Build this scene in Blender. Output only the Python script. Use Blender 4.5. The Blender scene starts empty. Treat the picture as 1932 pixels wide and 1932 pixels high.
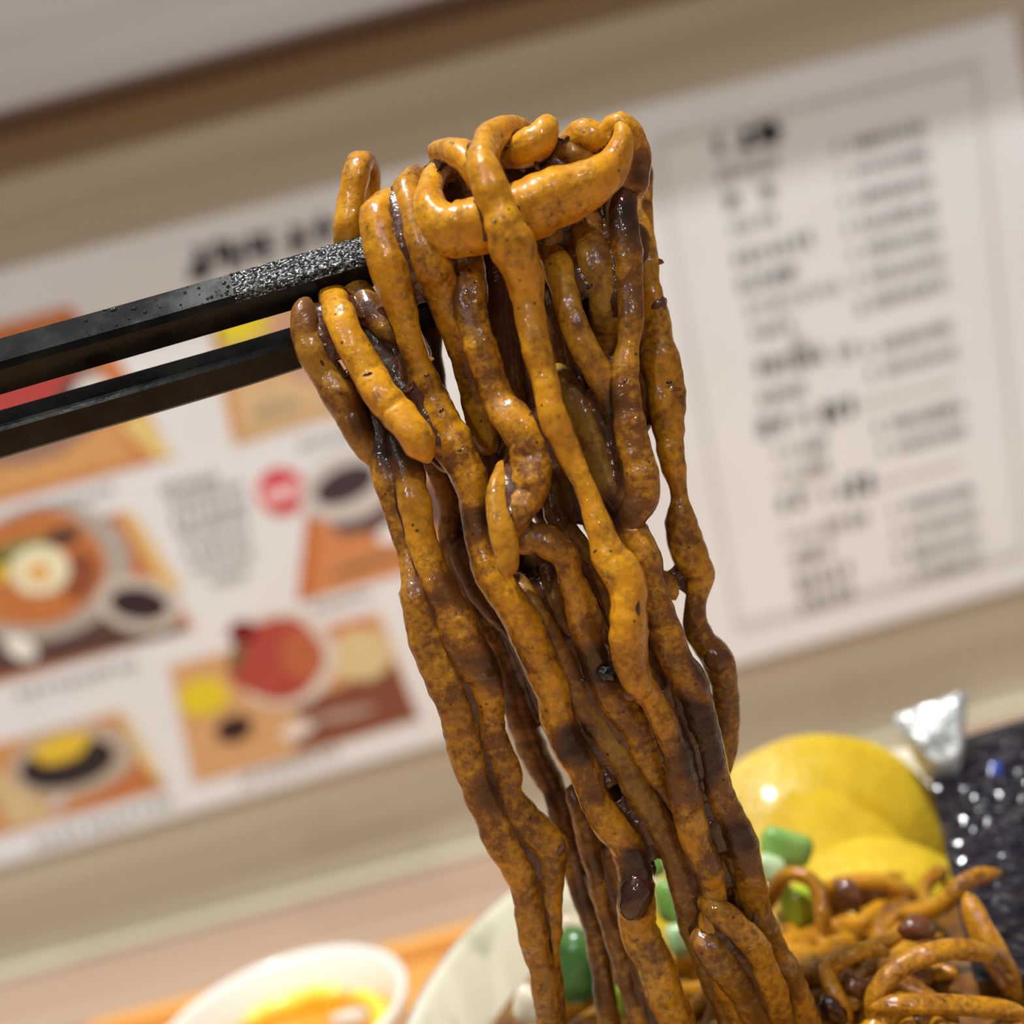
import bpy, bmesh, math, random
from mathutils import Vector, Matrix, noise
random.seed(7)
C = bpy.context.scene.collection
S = bpy.context.scene
# ------------------------------------------------------------------ camera
F = 2332.0                                   # focal length in pixels of a 1932 px frame
ROLL, PITCH, HCAM = math.radians(14.8), math.radians(8), .207
r0 = Vector((1, 0, 0)); u0 = Vector((0, math.sin(PITCH), math.cos(PITCH))); f0 = Vector((0, math.cos(PITCH), -math.sin(PITCH)))
RX = math.cos(ROLL)*r0 - math.sin(ROLL)*u0
UX = math.sin(ROLL)*r0 + math.cos(ROLL)*u0
CAM = Vector((0, 0, HCAM))
D0 = .180                                    # focus distance: the lifted noodles
cd = bpy.data.cameras.new('camera'); cam = bpy.data.objects.new('camera', cd); C.objects.link(cam)
cam.matrix_world = Matrix(((RX.x, UX.x, -f0.x, CAM.x), (RX.y, UX.y, -f0.y, CAM.y), (RX.z, UX.z, -f0.z, CAM.z), (0, 0, 0, 1)))
cd.sensor_width = 36; cd.lens = 36*F/1932; cd.clip_start = .01; cd.clip_end = 20
cd.dof.use_dof = True; cd.dof.focus_distance = D0-.004; cd.dof.aperture_fstop = (cd.lens)/5.0
S.camera = cam
# ------------------------------------------------------------------ exposure, world, lamps
S.view_settings.view_transform = 'Standard'; S.view_settings.look = 'None'
S.view_settings.exposure = -0.27; S.view_settings.gamma = 1; S.view_settings.use_curve_mapping = False
w = bpy.data.worlds.new('world'); S.world = w; w.use_nodes = True
w.node_tree.nodes['Background'].inputs[0].default_value = (1.0, .98, .95, 1)
w.node_tree.nodes['Background'].inputs[1].default_value = .18
def lamp(name, loc, aim, size, power, col, shape='DISK', spread=180):
    l = bpy.data.lights.new(name, 'AREA'); l.shape = shape; l.size = size; l.energy = power; l.color = col
    l.spread = math.radians(spread)
    o = bpy.data.objects.new(name, l); C.objects.link(o); o.location = loc
    o.rotation_euler = (Vector(aim)-Vector(loc)).to_track_quat('-Z', 'Y').to_euler(); return o
lamp('downlight_and_fill', (-.10, .055, 1.75), (.0, .22, .1), .07, 41, (.985, 1, .99))
lamp('overhead_fill', (-.5, -.5, 2.1), (0, .3, .1), 1.3, 8, (.985, 1, .99), 'SQUARE')  # unseen fill light, added for soft ambient from above
lamp('downlight_and_fill', (.75, -2.1, 1.75), (.1, .3, .2), .09, 14, (.985, 1, .99))  # added fill from the front right: lifts the upper wall, gives noodle highlights
lamp('downlight_and_fill', (-.95, -2.1, 1.75), (-.1, .3, .2), .09, 15, (.985, 1, .99))  # matching added fill from the front left, no fitting in view

# ------------------------------------------------------------------ helpers
def ray(x, y): return f0 + RX*((x-966)/F) - UX*((y-966)/F)
def P(x, y, z=0): return CAM + ray(x, y)*(D0+z/1000)          # z: millimetres behind the focus plane
def onY(x, y, Y): d = ray(x, y); return CAM + d*(Y/d.y)
def onZ(x, y, Z): d = ray(x, y); return CAM + d*((Z-HCAM)/d.z)
def lin(c): return tuple((v/255/12.92 if v <= 10 else ((v/255+.055)/1.055)**2.4) for v in c)
def tag(o, label=None, cat=None, group=None, kind=None):
    if label: o['label'] = label
    if cat: o['category'] = cat
    if group: o['group'] = group
    if kind: o['kind'] = kind
    return o
def empty(name, loc, label, cat, group=None):
    o = bpy.data.objects.new(name, None); C.objects.link(o); o.location = loc; o.empty_display_size = .01
    return tag(o, label, cat, group)
def mesh(name, vs, fs, mat, parent=None, smooth=True):
    off = parent_off(parent)
    me = bpy.data.meshes.new(name); me.from_pydata([Vector(v)-off for v in vs], [], fs); me.update()
    if len(fs) < 60000 and smooth is not None:
        b_ = bmesh.new(); b_.from_mesh(me); bmesh.ops.recalc_face_normals(b_, faces=b_.faces); b_.to_mesh(me); b_.free()
    if smooth: me.polygons.foreach_set('use_smooth', [True]*len(me.polygons))
    if mat: me.materials.append(mat)
    o = bpy.data.objects.new(name, me); C.objects.link(o)
    if parent: o.parent = parent
    return o
def parent_off(p):
    v = Vector((0, 0, 0))
    while p: v = v+p.location; p = p.parent
    return v
def frombm(name, bm, mat, parent=None, smooth=True):
    bm.normal_update()
    off = parent_off(parent); bmesh.ops.translate(bm, verts=bm.verts, vec=-off)
    me = bpy.data.meshes.new(name); bm.to_mesh(me); bm.free()
    me.polygons.foreach_set('use_smooth', [smooth]*len(me.polygons)); me.materials.append(mat)
    o = bpy.data.objects.new(name, me); C.objects.link(o)
    if parent: o.parent = parent
    return o
def box(bm, a, b, bev=0):
    m = Matrix.Translation([(a[i]+b[i])/2 for i in range(3)]) @ Matrix.Diagonal([b[i]-a[i] for i in range(3)]+[1])
    r = bmesh.ops.create_cube(bm, size=1, matrix=m)
    if bev: bmesh.ops.bevel(bm, geom=list({e for v in r['verts'] for e in v.link_edges}), offset=bev, segments=2, affect='EDGES', clamp_overlap=True)

class NT:
    def __init__(s, name):
        s.m = bpy.data.materials.new(name); s.m.use_nodes = True; s.t = s.m.node_tree; s.b = s.t.nodes['Principled BSDF']
    def n(s, typ, **kw):
        x = s.t.nodes.new(typ)
        for k, v in kw.items():
            if k[0] == 'i' and k[1:].isdigit(): x.inputs[int(k[1:])].default_value = v
            elif k in x.inputs: x.inputs[k].default_value = v
            else: setattr(x, k, v)
        return x
    def l(s, a, b): s.t.links.new(a, b)
    def coord(s, scale=(1, 1, 1), which='Object'):
        c = s.n('ShaderNodeTexCoord'); m = s.n('ShaderNodeMapping'); m.inputs['Scale'].default_value = scale
        s.l(c.outputs[which], m.inputs[0]); return m.outputs[0]
    def noise(s, vec, sc, det=3, rough=.55):
        x = s.n('ShaderNodeTexNoise'); x.inputs['Scale'].default_value = sc; x.inputs['Detail'].default_value = det; x.inputs['Roughness'].default_value = rough
        if vec: s.l(vec, x.inputs['Vector'])
        return x.outputs['Fac']
    def ramp(s, fac, stops, interp='LINEAR'):
        x = s.n('ShaderNodeValToRGB'); x.color_ramp.interpolation = interp; e = x.color_ramp.elements
        while len(e) < len(stops): e.new(.5)
        for i, (p, c) in enumerate(stops): e[i].position = p; e[i].color = tuple(c)+(1,) if len(c) == 3 else c
        s.l(fac, x.inputs[0]); return x.outputs[0]
    def mix(s, fac, a, b, mode='MIX'):
        x = s.n('ShaderNodeMix', data_type='RGBA', blend_type=mode)
        for i, v in ((0, fac), (6, a), (7, b)):
            if hasattr(v, 'links'): s.l(v, x.inputs[i])
            else: x.inputs[i].default_value = v if i == 0 else tuple(v)+((1,) if len(v) == 3 else ())
        return x.outputs[2]
    def math(s, op, a, b=0):
        x = s.n('ShaderNodeMath', operation=op)
        for i, v in ((0, a), (1, b)):
            if hasattr(v, 'links'): s.l(v, x.inputs[i])
            else: x.inputs[i].default_value = v
        return x.outputs[0]
    def bump(s, h, dist, strength=1, prev=None):
        x = s.n('ShaderNodeBump'); x.inputs['Distance'].default_value = dist; x.inputs['Strength'].default_value = strength
        s.l(h, x.inputs['Height'])
        if prev: s.l(prev, x.inputs['Normal'])
        return x.outputs[0]
    def set(s, **kw):
        for k, v in kw.items():
            i = s.b.inputs[k.replace('_', ' ')]
            if hasattr(v, 'links'): s.l(v, i)
            else: i.default_value = v if not isinstance(v, tuple) or len(v) == 4 or k == 'Subsurface_Radius' else v+(1,)
        return s
def seen(*c): return tuple(min(.9, v*k) for v, k in zip(lin(c), (1.25, 1.36, 1.50)))
_pc = {}
def paint(c, rough=.5, spec=.3):
    k = (c, rough)
    if k not in _pc:
        m = NT('print_'+'_'.join(map(str, c))); v = m.coord()
        a = tuple(x*(.86 if min(c) < 150 else 1) for x in seen(*c)); n = m.noise(v, 220, 3)
        col = m.mix(m.ramp(n, [(.3, (.0, .0, .0)), (.7, (1, 1, 1))]), tuple(x*.86 for x in a), tuple(min(.92, x*1.1) for x in a))
        m.set(Base_Color=col, Roughness=rough, Specular_IOR_Level=spec); _pc[k] = m.m
    return _pc[k]

# ------------------------------------------------------------------ materials
def grain(name, c1, c2, c3, rough=.5, sx=2, sz=60, spec=.35, bumpd=.0001):
    m = NT(name); v = m.coord((sx, sx, sz))
    a = m.noise(v, 1.0, 5, .6); v2 = m.coord((sx*4, sx*4, sz*6)); b = m.noise(v2, 1.3, 4)
    col = m.ramp(a, [(.3, c1), (.5, c2), (.7, c3)])
    col = m.mix(m.math('MULTIPLY', b, .35), col, tuple(x*.75 for x in c1))
    m.set(Base_Color=col, Roughness=rough, Specular_IOR_Level=spec, Normal=m.bump(b, bumpd)); return m.m
WALL = grain('greige_wood_grain', seen(150, 132, 106), seen(166, 148, 122), seen(182, 166, 140), sx=1.6, sz=55)
COUNTER = NT('pinkish_wood_counter')
v = COUNTER.coord((2, 70, 2)); a = COUNTER.noise(v, 1, 5)
COUNTER.set(Base_Color=COUNTER.ramp(a, [(.3, lin((150, 122, 104))), (.5, lin((172, 143, 122))), (.7, lin((184, 158, 136)))]), Roughness=.45, Normal=COUNTER.bump(a, .0001))
COUNTER = COUNTER.m
TRAY = NT('orange_wood_tray')
v = TRAY.coord((3, 60, 3)); a = TRAY.noise(v, 1, 5)
TRAY.set(Base_Color=TRAY.ramp(a, [(.3, lin((205, 140, 66))), (.5, lin((226, 164, 84))), (.7, lin((236, 182, 104)))]), Roughness=.4)
TRAY = TRAY.m
STRIP = grain('pale_edge_strip', seen(178, 166, 138), seen(190, 178, 150), seen(196, 184, 158), sx=2, sz=20)
PAPER = NT('glossy_menu_paper'); v = PAPER.coord(); a = PAPER.noise(v, 9, 2)
PAPER.set(Base_Color=PAPER.ramp(a, [(.3, seen(204, 196, 187)), (.7, seen(212, 204, 196))]), Roughness=.32, Specular_IOR_Level=.35); PAPER = PAPER.m

def noodle_mat(name, bright=1.0, blur=False):
    m = NT(name); v = m.coord()
    at = m.n('ShaderNodeAttribute', attribute_name='sauce'); sa = at.outputs['Fac']
    tt = m.n('ShaderNodeAttribute', attribute_name='tint').outputs['Fac']
    big = m.noise(v, 260, 4, .6); mid = m.noise(v, 900, 4, .65)
    amber = m.ramp(big, [(.3, (.48*bright, .185*bright, .006)), (.55, (.70*bright, .310*bright, .010)), (.75, (.82*bright, .42*bright, .020))])
    olive = m.ramp(big, [(.3, (.20, .115, .018)), (.7, (.36, .225, .040))])
    base = m.mix(tt, amber, olive)
    # sauce amount = attribute + noise
    s = m.math('ADD', m.math('MULTIPLY', sa, 1.5), m.math('MULTIPLY', m.math('SUBTRACT', mid, .5), 2.0))
    s = m.math('ADD', s, m.math('MULTIPLY', m.math('SUBTRACT', big, .46), 1.7))
    sf = m.ramp(s, [(.10, (0, 0, 0)), (1.0, (1, 1, 1))])
    col = m.mix(sf, base, (.17, .058, .008))
    sf2 = m.ramp(s, [(.85, (0, 0, 0)), (1.0, (1, 1, 1))])
    s3 = m.ramp(sa, [(.62, (0, 0, 0)), (.95, (1, 1, 1))])
    col = m.mix(s3, col, (.040, .016, .006))
    # fine dark pepper-like specks
    vo = m.n('ShaderNodeTexVoronoi', feature='F1'); vo.inputs['Scale'].default_value = 620; m.l(v, vo.inputs['Vector'])
    sp = m.ramp(vo.outputs['Distance'], [(.10, (1, 1, 1)), (.20, (0, 0, 0))])
    gate = m.ramp(m.noise(v, 330, 2), [(.50, (0, 0, 0)), (.58, (1, 1, 1))])
    col = m.mix(m.math('MULTIPLY', m.math('MULTIPLY', sp, gate), .85), col, (.03, .012, .006))
    fine = m.noise(v, 1050, 3, .6); lump = m.noise(v, 500, 3)
    smo = m.bump(lump, .0004, .6); nrm = m.bump(fine, .00014, .8, smo)
    m.set(Base_Color=col, Roughness=m.ramp(mid, [(.3, (.30, .30, .30)), (.7, (.5, .5, .5))]), Specular_IOR_Level=.15, Normal=smo,
          Subsurface_Weight=.22, Subsurface_Radius=(1.0, .45, .12), Subsurface_Scale=.0012, Coat_Weight=.75, Coat_Roughness=.055, Coat_IOR=1.47)
    m.l(nrm, m.b.inputs['Coat Normal'])
    return m.m
NOODLE = noodle_mat('sauced_noodle')
BOWLNOODLE = noodle_mat('bowl_noodle', .88)
def sauce_mat(name, c1, c2, rough=.22, ss=.1):
    m = NT(name); v = m.coord(); a = m.noise(v, 330, 4, .6); b = m.noise(v, 1500, 3)
    m.set(Base_Color=m.ramp(a, [(.35, c1), (.7, c2)]), Roughness=rough, Specular_IOR_Level=.5, Normal=m.bump(b, .0001, .5, m.bump(a, .0006, .6)),
          Subsurface_Weight=ss, Subsurface_Radius=(1., .4, .15), Subsurface_Scale=.001, Coat_Weight=.3, Coat_Roughness=.1)
    return m.m
SAUCE = sauce_mat('black_bean_sauce', (.040, .014, .006), (.13, .042, .012))
BEAN = sauce_mat('black_bean', (.008, .007, .008), (.03, .024, .02), .2, 0)

# ------------------------------------------------------------------ the setting
WY = .5
bm = bmesh.new(); box(bm, (-1.2, WY, -.01), (1.2, WY+.03, .40)); tag(frombm('wall_back', bm, WALL, None, False), kind='structure')
bm = bmesh.new(); box(bm, (-1.2, -.25, -.04), (1.2, WY, 0)); tag(frombm('countertop', bm, COUNTER, None, False), 'pinkish brown wood-grain counter top running along the partition', 'counter', kind='structure')
bm = bmesh.new(); box(bm, (-1.2, WY-.006, 0), (1.2, WY, .0045), .001); tag(frombm('trim_1', bm, STRIP, None, False), kind='structure')
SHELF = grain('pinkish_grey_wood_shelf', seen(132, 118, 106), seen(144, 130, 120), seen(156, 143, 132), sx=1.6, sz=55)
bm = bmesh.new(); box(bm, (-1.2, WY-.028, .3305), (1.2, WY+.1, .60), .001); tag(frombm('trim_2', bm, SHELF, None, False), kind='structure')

bm = bmesh.new(); box(bm, (-1.2, WY-.0275, .3292), (1.2, WY, .3305)); tag(frombm('shelf_shade_strip', bm, grain('painted_shelf_shade', lin((84, 68, 56)), lin((96, 78, 66)), lin((108, 90, 76))), None, False), kind='structure')  # thin added strip, coloured dark to stand for the shade under the shelf
# ------------------------------------------------------------------ the menu
MY = WY-.0012
mo = onY(700, 1450, MY)
menu = empty('menu_sheet', (mo.x, MY, .05), 'large white menu sheet with food photos and price list on the wood partition', 'menu')
layer = [0]
def flat(name, pts, mat, parent, lift, thick=.00008):
    """a flat print: outline in the menu plane, with a little thickness"""
    Y = MY-lift; q = [onY(x, y, MY) for x, y in pts]
    vs = [Vector((p.x, Y, p.z)) for p in q]+[Vector((p.x, Y+thick, p.z)) for p in q]; n = len(q)
    fs = [list(range(n)), list(range(2*n-1, n-1, -1))]+[[i, i+n, (i+1) % n+n, (i+1) % n] for i in range(n)]
    o = mesh(name, vs, fs, mat, parent, False)
    return o
def ell(cx, cy, rx, ry, rot=-15, a0=0, a1=360, n=28, wob=0):
    r = math.radians(rot); out = []
    for i in range(n if a1-a0 == 360 else n+1):
        t = math.radians(a0+(a1-a0)*i/n); k = 1+wob*math.sin(3*t+cx)+wob*.7*math.sin(5*t+cy)
        X, Y = rx*k*math.cos(t), ry*k*math.sin(t); out.append((cx+X*math.cos(r)-Y*math.sin(r), cy+X*math.sin(r)+Y*math.cos(r)))
    return out
# page (outline continues left of the frame)
flat('page', [(-420, 628), (0, 511), (1180, 207), (1911, 26), (1990, 460), (2060, 1068), (1381, 1256), (843, 1397), (0, 1633), (-300, 1716)], PAPER, menu, 0, .0011)
def loop_frame(name, pts, w, mat, lift):
    vs = []; Y = MY-lift; q = [onY(x, y, MY) for x, y in pts]; c = sum((Vector(p) for p in q), Vector())/len(q)
    for p in q:
        d = (c-p); d.y = 0; d.normalize(); vs += [Vector((p.x, Y, p.z)), Vector((p.x, Y, p.z))+d*w]
    n = len(q); fs = [[2*i, 2*i+1, (2*i+3) % (2*n), (2*i+2) % (2*n)] for i in range(n)]
    return mesh(name, vs, fs, mat, menu, False)
GREYL = paint((186, 177, 167)); loop_frame('border_line', [(1232, 263), (1845, 112), (1938, 1048), (1388, 1193)], .0042, GREYL, .00025)
# price list: rows of small printed strokes, as dark as the blurred writing
def text_row(x0, y0, x1, y1, h, col, n, parent=menu, name='text_line', gap=()):
    mat = paint(col, .5); vs = []; fs = []; rnd = random.Random(int(x0*7+y0)); Y = MY-.00045
    dx, dy = (x1-x0)/n, (y1-y0)/n; ux, uy = .10, 1.0
    def quad(ax, ay, bx, by, t):
        L = math.hypot(bx-ax, by-ay); nx, ny = -(by-ay)/L*t/2, (bx-ax)/L*t/2; b = len(vs)
        for (x, y) in ((ax+nx, ay+ny), (bx+nx, by+ny), (bx-nx, by-ny), (ax-nx, ay-ny)):
            p = onY(x, y, MY); vs.append(Vector((p.x, Y, p.z)))
        fs.append([b, b+1, b+2, b+3])
    for i in range(n):
        if i in gap: continue
        cx, cy = x0+dx*(i+.5), y0+dy*(i+.5); W = abs(dx)*.78; hh = h*(.85+.3*rnd.random())
        for k in range(3):
            s = rnd.random()
            if s < .5: o = (rnd.random()-.5)*W; quad(cx+o-ux*hh/2, cy-hh/2, cx+o+ux*hh/2, cy+hh/2, h*.17)
            else: o = (rnd.random()-.5)*hh*.8; quad(cx-W/2, cy+o+W*.13, cx+W/2, cy+o-W*.13, h*.15)
        quad(cx-ux*hh/2, cy-hh/2, cx+ux*hh/2, cy+hh/2, h*.17)
    return mesh(name, vs, fs, mat, parent, False)
TX = (140, 132, 121); TD = (62, 56, 52); TF = (172, 164, 154)
text_row(1345, 278, 1372, 271, 34, (90, 84, 78), 1)
text_row(1388, 270, 1478, 246, 50, (30, 26, 26), 2); text_row(1390, 266, 1478, 242, 40, (34, 30, 30), 3)
for r in [(1352, 335, 1470, 304, 26, TX, 6), (1362, 382, 1395, 374, 28, TX, 2), (1430, 365, 1462, 357, 26, TX, 2), (1376, 432, 1420, 420, 22, TF, 3), (1430, 418, 1462, 408, 26, TX, 2),
          (1384, 492, 1532, 448, 27, TX, 7), (1392, 541, 1505, 509, 26, (88, 82, 76), 6), (1402, 586, 1585, 537, 24, TF, 9), (1416, 630, 1496, 609, 24, TX, 4),
          (1490, 650, 1522, 640, 24, TF, 2), (1426, 695, 1560, 664, 34, (126, 118, 108), 6), (1572, 668, 1614, 656, 26, TX, 2), (1430, 754, 1520, 730, 26, TX, 5),
          (1458, 856, 1500, 845, 20, TF, 2), (1504, 848, 1560, 832, 27, TX, 3), (1466, 902, 1506, 890, 20, TF, 2), (1510, 893, 1566, 876, 27, TX, 3),
          (1480, 1015, 1545, 998, 18, TF, 4), (1552, 996, 1640, 975, 26, TX, 4), (1490, 1058, 1570, 1036, 26, TX, 4), (1500, 1105, 1605, 1070, 28, TX, 5), (1506, 1148, 1614, 1112, 28, TX, 5)]: text_row(*r)
for (x, y) in ((1430, 812), (1466, 956)):
    text_row(x, y, x+58, y-20, 34, (40, 36, 36) if x == 1430 else (90, 84, 78), 2); text_row(x+76, y-22, x+98, y-28, 26, TX, 1); text_row(x+112, y-28, x+182, y-48, 38, (36, 32, 32), 3)
for i, (x0, y0, x1, y1) in enumerate([(1572, 282, 1746, 238), (1580, 330, 1752, 288), (1585, 382, 1760, 338), (1592, 432, 1766, 388), (1602, 480, 1774, 436), (1608, 530, 1780, 486),
                         (1616, 580, 1786, 532), (1630, 660, 1798, 612), (1636, 708, 1806, 660), (1650, 808, 1816, 764), (1658, 852, 1824, 808),
                         (1676, 966, 1836, 922), (1686, 1010, 1844, 966), (1692, 1054, 1848, 1012), (1700, 1096, 1852, 1054)]):
    text_row(x0, y0, x1, y1, 22, (100, 94, 90) if i == 0 else (150, 142, 130), 12, gap=(1,))
for (x0, y0, x1, y1) in ((1620, 760, 1800, 712), (1640, 912, 1812, 866)): flat('rule_line', [(x0, y0), (x1, y1), (x1+1, y1+9), (x0+1, y0+9)], GREYL, menu, .0003)
# heading, captions and description
text_row(350, 505, 640, 428, 58, (60, 50, 48), 5); text_row(352, 495, 500, 455, 44, (50, 42, 42), 3)
for (x0, y0, x1, y1, n) in ((300, 925, 415, 898, 6), (318, 953, 460, 915, 7), (325, 985, 470, 945, 7), (335, 1010, 465, 975, 7), (345, 1045, 475, 1008, 6), (360, 1075, 480, 1042, 6), (395, 1100, 470, 1078, 4)):
    text_row(x0, y0, x1, y1, 21, (158, 149, 136), n)
for (x0, y0, x1, y1, n) in ((10, 975, 215, 920, 9), (30, 1312, 262, 1250, 10), (60, 1592, 330, 1508, 11), (450, 1472, 640, 1415, 9), (560, 842, 660, 815, 5), (585, 1150, 700, 1118, 6)):
    text_row(x0, y0, x1, y1, 17, (150, 140, 130), n)
b = flat('badge', ell(531, 927, 46, 45, 0), paint((206, 58, 60), .4), menu, .0003)
flat('badge_text', [(497, 926), (561, 908), (566, 934), (502, 952)], paint((226, 170, 166), .4), b, .0004)
def photo(pts, col):
    return flat('photo_print', pts, paint(col), menu, .0002)
L = [0.0]
def pr(par, name, pts, col, k=1): return flat(name, pts, paint(col), par, .00025+.00006*k)
OR = (192, 112, 62); PE = (206, 160, 108)
p = photo([(-160, 655), (130, 576), (232, 690), (325, 862), (0, 950), (-120, 985)], (200, 118, 64))
pr(p, 'printed_tray', [(-60, 1000-140), (215, 800), (260, 868), (-40, 948)], (206, 148, 88)); pr(p, 'printed_plate', [(225, 800), (270, 775), (326, 858), (296, 868)], (222, 188, 112), 1)
pr(p, 'printed_bowl', ell(40, 770, 170, 105, -15), (150, 112, 92), 2); pr(p, 'printed_stew', ell(30, 745, 120, 60, -15), (176, 66, 56), 3); pr(p, 'printed_sauce', ell(150, 742, 42, 30, -15), (92, 70, 66), 4)
pr(p, 'printed_spoon', ell(172, 735, 34, 20, -20), (226, 214, 196), 5)
p = photo([(-150, 1035), (140, 985), (230, 966), (285, 1050), (367, 1185), (180, 1238), (-140, 1328)], (190, 112, 66))
pr(p, 'printed_plate', [(228, 968), (250, 965), (345, 1110), (310, 1120)], (222, 178, 106), 1)
pr(p, 'printed_shadow', [(-60, 1200), (120, 1165), (300, 1120), (350, 1190), (60, 1262), (-60, 1290)], (88, 60, 52), 1)
pr(p, 'printed_bowl', ell(78, 1080, 172, 128, -15), (172, 158, 142), 2)
pr(p, 'printed_rice', ell(62, 1075, 140, 108, -15, wob=.03), (190, 112, 58), 3); pr(p, 'printed_greens', ell(28, 1040, 72, 18, -18), (130, 124, 66), 4); pr(p, 'printed_seaweed', ell(120, 1012, 34, 16, -10), (62, 48, 46), 4)
pr(p, 'printed_meat', ell(150, 1085, 34, 46, 15), (140, 74, 46), 4); pr(p, 'printed_radish', ell(0, 1072, 14, 26, -10), (222, 190, 60), 4)
pr(p, 'printed_egg', ell(76, 1075, 56, 46, -5), (226, 206, 168), 5); pr(p, 'printed_yolk', ell(74, 1080, 24, 20, -5), (226, 164, 88), 6)
pr(p, 'printed_dish', ell(262, 1140, 82, 52, 12), (184, 168, 150), 5); pr(p, 'printed_sauce', ell(262, 1139, 56, 31, 8), (52, 36, 38), 6); pr(p, 'printed_spoon', ell(40, 1222, 34, 20, 30), (216, 204, 188), 6)
p = photo([(392, 600), (520, 572), (760, 505), (800, 748), (590, 796), (440, 842)], (204, 158, 104))
pr(p, 'printed_radish', ell(452, 610, 54, 34, -20), (240, 196, 40), 3); pr(p, 'printed_tray', [(440, 735), (740, 650), (760, 742), (455, 818)], (206, 168, 122), 1)
pr(p, 'printed_bowl', ell(620, 640, 110, 80, -15), (190, 140, 112), 2); pr(p, 'printed_lettering', ell(520, 770, 50, 10, -15), (168, 144, 108), 4); pr(p, 'printed_edge', [(398, 625), (412, 622), (455, 815), (441, 820)], (200, 132, 66), 3)
p = photo([(578, 968), (740, 905), (860, 880), (900, 1040), (770, 1078), (560, 1137)], (204, 130, 78))
pr(p, 'printed_shadow', [(620, 985), (820, 900), (860, 990), (640, 1010)], (104, 78, 72), 1); pr(p, 'printed_bowl', ell(660, 915, 96, 64, -22), (188, 176, 164), 2); pr(p, 'printed_sauce', ell(652, 914, 62, 32, -25), (66, 50, 50), 3)
pr(p, 'printed_spoon', ell(752, 1000, 44, 20, -25), (220, 208, 196), 3); pr(p, 'printed_lettering', ell(690, 1062, 72, 8, -20), (150, 106, 66), 3)
pr(p, 'printed_edge', [(578, 975), (600, 968), (592, 1120), (562, 1134)], (192, 104, 52), 1)
p = photo([(318, 1257), (520, 1205), (716, 1155), (792, 1356), (580, 1420), (366, 1480)], (206, 154, 102))
pr(p, 'printed_table', [(560, 1330), (745, 1250), (790, 1354), (560, 1420)], (128, 72, 50), 1); pr(p, 'printed_corner', [(600, 1190), (695, 1160), (705, 1185), (620, 1215)], (198, 112, 64), 1)
pr(p, 'printed_dish', ell(682, 1234, 56, 50, 0), (212, 184, 132), 2); pr(p, 'printed_bowl', ell(535, 1243, 102, 92, -10), (200, 182, 162), 3)
pr(p, 'printed_stew', ell(520, 1244, 88, 78, -10, wob=.04), (172, 70, 54), 4); pr(p, 'printed_chilli', ell(458, 1192, 28, 22, -10), (120, 26, 28), 5); pr(p, 'printed_meat', ell(572, 1235, 40, 48, -20), (180, 96, 62), 5)
pr(p, 'printed_leaf', ell(448, 1240, 12, 30, 15), (104, 94, 56), 5); pr(p, 'printed_radish', ell(384, 1315, 48, 36, -10), (228, 190, 40), 4); pr(p, 'printed_sauce', ell(442, 1374, 36, 24, -20), (58, 30, 26), 4)
pr(p, 'printed_spoon', ell(562, 1376, 34, 16, -25), (214, 194, 176), 4); pr(p, 'printed_handle', ell(645, 1348, 66, 9, -12), (176, 144, 126), 4)
p = photo([(-160, 1445), (0, 1402), (226, 1342), (316, 1487), (16, 1572), (-140, 1612)], (200, 138, 84))
pr(p, 'printed_tray', [(-30, 1440), (60, 1500), (110, 1540), (18, 1560)], (206, 174, 126), 1); pr(p, 'printed_plate', [(226, 1345), (242, 1352), (310, 1470), (288, 1474)], (226, 190, 120), 1); pr(p, 'printed_corner', [(100, 1545), (270, 1440), (300, 1482), (110, 1540)], (188, 108, 58), 1)
pr(p, 'printed_bowl', ell(138, 1435, 122, 66, -12), (182, 160, 136), 2); pr(p, 'printed_noodles', ell(128, 1440, 92, 44, -14), (48, 36, 36), 3); pr(p, 'printed_radish', ell(116, 1410, 58, 26, -18, wob=.05), (232, 178, 52), 4)
pr(p, 'printed_spoon', ell(108, 1515, 20, 10, -30), (190, 176, 168), 4)

# ------------------------------------------------------------------ tray, bowl, dish
bm = bmesh.new(); box(bm, (-.190, .02, 0), (.215, .413, .006), .001); tr = empty('serving_tray', (0, .2, 0), 'orange wooden tray under the white bowl and the small dish', 'tray')
frombm('tray_board', bm, TRAY, tr, False)
for nm, a, b_ in (('back', (-.190, .405, .006), (.215, .413, .012)), ('left', (-.190, .028, .006), (-.182, .405, .012)), ('right', (.207, .028, .006), (.215, .405, .012)), ('front', (-.190, .02, .006), (.215, .028, .012))):
    bm = bmesh.new(); box(bm, a, b_, .001); frombm('tray_rim', bm, TRAY, tr, False)
def lathe(name, c, prof, mat, parent, n=72):
    vs = []; fs = []; m = len(prof)
    for i in range(n):
        t = 2*math.pi*i/n
        for (r, z) in prof: vs.append(Vector((c[0]+r*math.cos(t), c[1]+r*math.sin(t), c[2]+z)))
    for i in range(n):
        for j in range(m-1): a = i*m+j; b2 = ((i+1) % n)*m+j; fs.append([a, b2, b2+1, a+1])
    return mesh(name, vs, fs, mat, parent)
CER = NT('white_glazed_ceramic'); v = CER.coord(); n1 = CER.noise(v, 60, 3, .5); n2 = CER.noise(v, 20, 2)
sp = CER.math('MULTIPLY', CER.ramp(n1, [(.52, (0, 0, 0)), (.60, (1, 1, 1))]), CER.ramp(n2, [(.44, (0, 0, 0)), (.52, (1, 1, 1))]))
CER.set(Base_Color=CER.mix(CER.math('MULTIPLY', sp, .5), (.86, .80, .62), (.36, .34, .18)), Roughness=.12); CERP = CER.m
CERW = NT('plain_white_ceramic').set(Base_Color=(.88, .86, .80), Roughness=.12).m
BC = (.0415, .2018, .006); BR = .0865
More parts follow.
